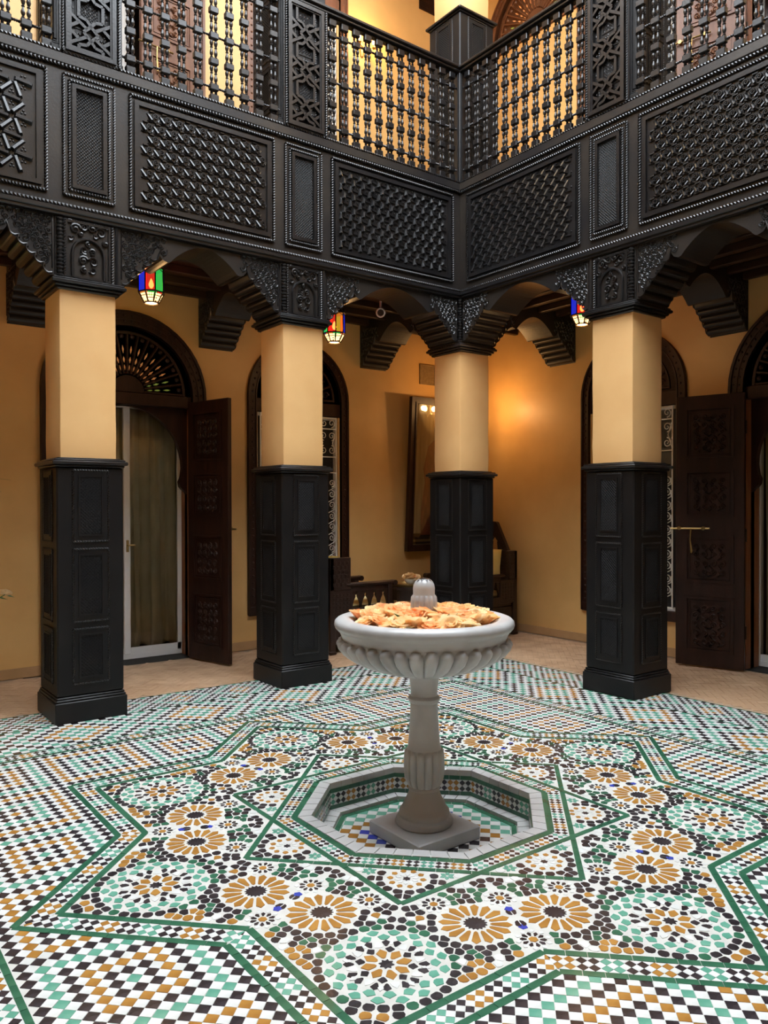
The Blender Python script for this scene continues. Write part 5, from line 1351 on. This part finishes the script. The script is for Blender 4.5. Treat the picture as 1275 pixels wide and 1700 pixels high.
# ================================================================== ARMCHAIRS
def armchair(loc, rz, label, flip):
    # local: seat faces +x, width along y 0..W, back at x=0
    t = empty('armchair', loc, rz); D, W_ = 0.86, 0.70
    def P(nm, fn, m=M['walnut']):
        b = MB(); fn(b); return b.build(nm, m, t)
    P('seat', lambda b: (b.cbox(0.03,D-0.04,0.03,W_-0.03,0.34,0.40,0.006), b.cbox(0.02,D-0.03,0.02,W_-0.02,0.10,0.34,0.004)))
    for x in (0.0, D-0.10):
        for y in (0.0, W_-0.07): P('leg', lambda b, x=x, y=y: (b.cbox(x,x+0.07,y,y+0.07,0.0,0.40,0.006), b.cbox(x-0.008,x+0.078,y-0.008,y+0.078,0.0,0.035,0.006)))
    def back(b):
        b.cbox(0.0,0.05,0.0,W_,0.38,1.00,0.006)
        for k in range(6):
            for j in range(5): b.cbox(0.048,0.056,0.07+k*0.10,0.12+k*0.10,0.52+j*0.09,0.56+j*0.09,0.003)
    P('back_panel', back)
    def gable(b):
        yc = W_/2; pk = 1.345; wd = 0.05
        for s_ in (-1, 1):
            o = [(yc+s_*0.015,pk),(yc+s_*0.045,pk-0.01),(yc+s_*0.235,1.00),(yc+s_*0.16,1.00),(yc,pk-0.17)]
            b.prism(o, 0.0, 0.045, 'yz')
            for k in range(9): b.cbox(0.044,0.052,yc+s_*(0.055+k*0.017)-0.006,yc+s_*(0.055+k*0.017)+0.006,pk-0.075-k*0.031-0.006,pk-0.075-k*0.031+0.006,0.002)
        b.prism([(yc-0.12,1.0),(yc-0.05,1.10),(yc-0.06,1.0)], 0.0, 0.04, 'yz'); b.prism([(yc+0.12,1.0),(yc+0.05,1.10),(yc+0.06,1.0)], 0.0, 0.04, 'yz')
    P('gable_crest', gable)
    for y in (0.0, W_-0.06):
        def arm(b, y=y):
            b.cbox(0.20,D+0.0,y-0.006,y+0.066,0.69,0.728,0.012); b.tube([(D-0.01,y-0.006,0.70),(D-0.01,y+0.066,0.70)], 0.030, 10)
            b.cbox(0.26,D-0.05,y+0.012,y+0.048,0.635,0.692,0.004); b.cbox(0.03,D-0.03,y+0.008,y+0.052,0.38,0.46,0.004); b.cbox(D-0.10,D-0.045,y+0.004,y+0.056,0.40,0.69,0.004)
            # pierced row: inverted posts leave teardrop openings
            x0, x1, n = 0.285, D-0.10, 4; s = (x1-x0)/n
            for k in range(n+1):
                c = x0+s*k
                pts = [(-0.008,0.46),(-0.010,0.50),(-0.022,0.54),(-0.045,0.58),(-0.040,0.60),(-0.052,0.615),(-0.052,0.64)]
                poly = [(max(x0-0.03,c+u), z) for u, z in pts]+[(min(x1+0.02,c-u), z) for u, z in pts[::-1]]
                b.prism(poly, y+0.016, y+0.044, 'xz')
        P('arm', arm)
        def wing(b, y=y):
            wd_ = 0.13 if flip else 0.26
            b.cbox(0.0,wd_,y,y+0.06,0.66,1.00,0.006); b.cbox(0.0,0.28,y+0.004,y+0.056,0.40,0.66,0.004)
            for k in range(2 if flip else 4):
                for j in range(6):
                    for yy in (y-0.004, y+0.056): b.cbox(0.035+k*0.05+(0.02 if j % 2 else 0),0.06+k*0.05+(0.02 if j % 2 else 0),yy,yy+0.008,0.70+j*0.045,0.735+j*0.045,0.003)
            for k in range(5):
                for j in range(5):
                    for yy in (y, y+0.052): b.cbox(0.03+k*0.045,0.06+k*0.045,yy,yy+0.008,0.43+j*0.042,0.455+j*0.042,0.003)
        P('wing', wing)
    tag(t, label, 'armchair', 'carved armchairs in the corner'); return t
def pillow(loc, rot, sx, sy, sz, m, label, name='cushion'):
    mb = MB(); n = 12; vs = []; fs = []
    for s_ in (1, -1):
        for i in range(n+1):
            for j in range(n+1):
                u, v = i/n*2-1, j/n*2-1; h_ = (max(0,1-abs(u)**3)*max(0,1-abs(v)**3))**0.6
                pin = 1-0.10*(u*u)*(1-v*v*0)-0.0; vs.append((u*sx/2*(1-0.07*(1-abs(v))*0+0.05*abs(u*v)), v*sy/2*(1+0.05*abs(u*v)), s_*h_*sz/2+0.004*math.sin(u*7+v*4)*h_))
    N = (n+1)*(n+1)
    for q in range(2):
        for i in range(n):
            for j in range(n):
                f = (q*N+i*(n+1)+j, q*N+(i+1)*(n+1)+j, q*N+(i+1)*(n+1)+j+1, q*N+i*(n+1)+j+1); fs.append(f if q == 0 else f[::-1])
    mb.add(vs, fs); o = mb.build(name, m, None, loc, smooth=80); o.rotation_euler = rot; tag(o, label, 'cushion'); return o
armchair((4.42,6.80,0.0), 0.0, 'carved walnut armchair under the grille window, before the painting', False)
armchair((6.93,7.26,0.0), PI, 'carved walnut armchair with yellow cushion against the wall behind the corner pillar', True)
pillow((4.88,7.16,0.475), (0,0,0), 0.66, 0.54, 0.15, M['cream'], 'cream seat cushion in the armchair under the grille window', 'seat_cushion')
pillow((4.62,7.10,0.80), (0,math.radians(75),0), 0.42, 0.46, 0.14, M['cushion'], 'yellow cushion leaning in the armchair under the grille window')
pillow((6.48,6.91,0.475), (0,0,0), 0.66, 0.54, 0.15, M['cream'], 'cream seat cushion in the armchair behind the corner pillar', 'seat_cushion')
pillow((6.60,6.80,0.82), (math.radians(80),math.radians(4),math.radians(-38)), 0.40, 0.40, 0.15, M['cushion'], 'yellow cushion leaning in the armchair behind the corner pillar')
# ================================================================== SIDE TABLE
t = empty('side_table', (5.72,7.12,0)); b = MB(); b.prism([(0.29*math.cos(PI/4*k+PI/8),0.29*math.sin(PI/4*k+PI/8)) for k in range(8)], 0.585, 0.615, 'xy'); b.build('table_top', M['walnut'], t)
for k in range(8):
    b = MB(); a = PI/4*k+PI/8; b.cbox(-0.02,0.02,-0.02,0.02,0.0,0.585,0.004); b.build('leg', M['walnut'], t, (0.235*math.cos(a),0.235*math.sin(a),0), a)
b = MB(); b.prism([(0.25*math.cos(PI/4*k+PI/8),0.25*math.sin(PI/4*k+PI/8)) for k in range(8)], 0.46, 0.585, 'xy'); b.build('apron', M['walnut'], t)
tag(t, 'small octagonal carved side table between the two armchairs', 'table')
b = MB(); b.lathe([(0.0,0.004),(0.20,0.004),(0.215,0.030),(0.225,0.032),(0.222,0.024),(0.205,0.0),(0.0,0.0)], 40); tag(b.build('brass_tray', M['brass'], None, (5.70,7.10,0.616)), 'round brass tray on the side table', 'tray')
t = empty('flower_bowl', (5.64,6.98,0.6205)); b = MB(); b.lathe([(0.0,0.0),(0.05,0.0),(0.04,0.012),(0.07,0.05),(0.085,0.09),(0.078,0.09),(0.06,0.05),(0.0,0.03)], 20); b.build('bowl', M['iron'], t)
for k in range(7):
    a = 2*PI*k/6; r = 0.05 if k < 6 else 0.0; o = put('flower', ROSES[2][0], t, (r*math.cos(a), r*math.sin(a), 0.085+(0.02 if k == 6 else 0))); o.scale = (1.1,1.1,1.2); o.rotation_euler = (-0.5*math.sin(a), 0.5*math.cos(a), k)
tag(t, 'small white bowl of cream flowers on the brass tray', 'flowers')
# ================================================================== FLOWER ARRANGEMENT AT THE LEFT EDGE
t = empty('flower_arrangement', (1.08,6.82,0.0)); b = MB(); b.lathe([(0.0,0.0),(0.13,0.0),(0.15,0.02),(0.16,0.25),(0.13,0.50),(0.10,0.58),(0.12,0.62),(0.105,0.62),(0.085,0.58),(0.0,0.56)], 28); b.build('vase', M['tgreen'], t)
fq = random.Random(9)
for k in range(9):
    a = 2*PI*k/9; r = 0.20+0.05*(k % 3); h_ = 0.86+0.06*(k % 4); b = MB(); b.tube([(0,0,0.55),(r*0.4*math.cos(a),r*0.4*math.sin(a),0.75),(r*math.cos(a),r*math.sin(a),h_)], 0.004, 5); b.build('stem', M['leaf'], t)
    o = put('flower', ROSES[2][0], t, (r*math.cos(a), r*math.sin(a), h_)); o.scale = (0.9,0.9,0.9); o.rotation_euler = (-0.6*math.sin(a), 0.6*math.cos(a), k)
for k in range(14):
    a = 2*PI*k/14; r = 0.22+0.05*(k % 2); o = put('leaf', LM, t, (r*math.cos(a), r*math.sin(a), 0.82+0.03*(k % 3))); o.scale = (1.8,1.5,1.5); o.rotation_euler = (-0.3, 0.2, a-PI/2)
for k in range(12):
    a = 2*PI*k/12+0.2; r = 0.26+0.05*(k % 2); z1 = 1.66+0.03*(k % 4); b = MB(); b.tube([(0,0,0.6),(0.03*math.cos(a),0.03*math.sin(a),1.3),(r*0.5*math.cos(a),r*0.5*math.sin(a),z1+0.02),(r*math.cos(a),r*math.sin(a),z1)], 0.003, 4, [0.004,0.003,0.0025,0.001]); b.build('grass_blade', M['leaf'], t)
tag(t, 'tall arrangement of cream flowers and grass blades in a green vase', 'flowers')
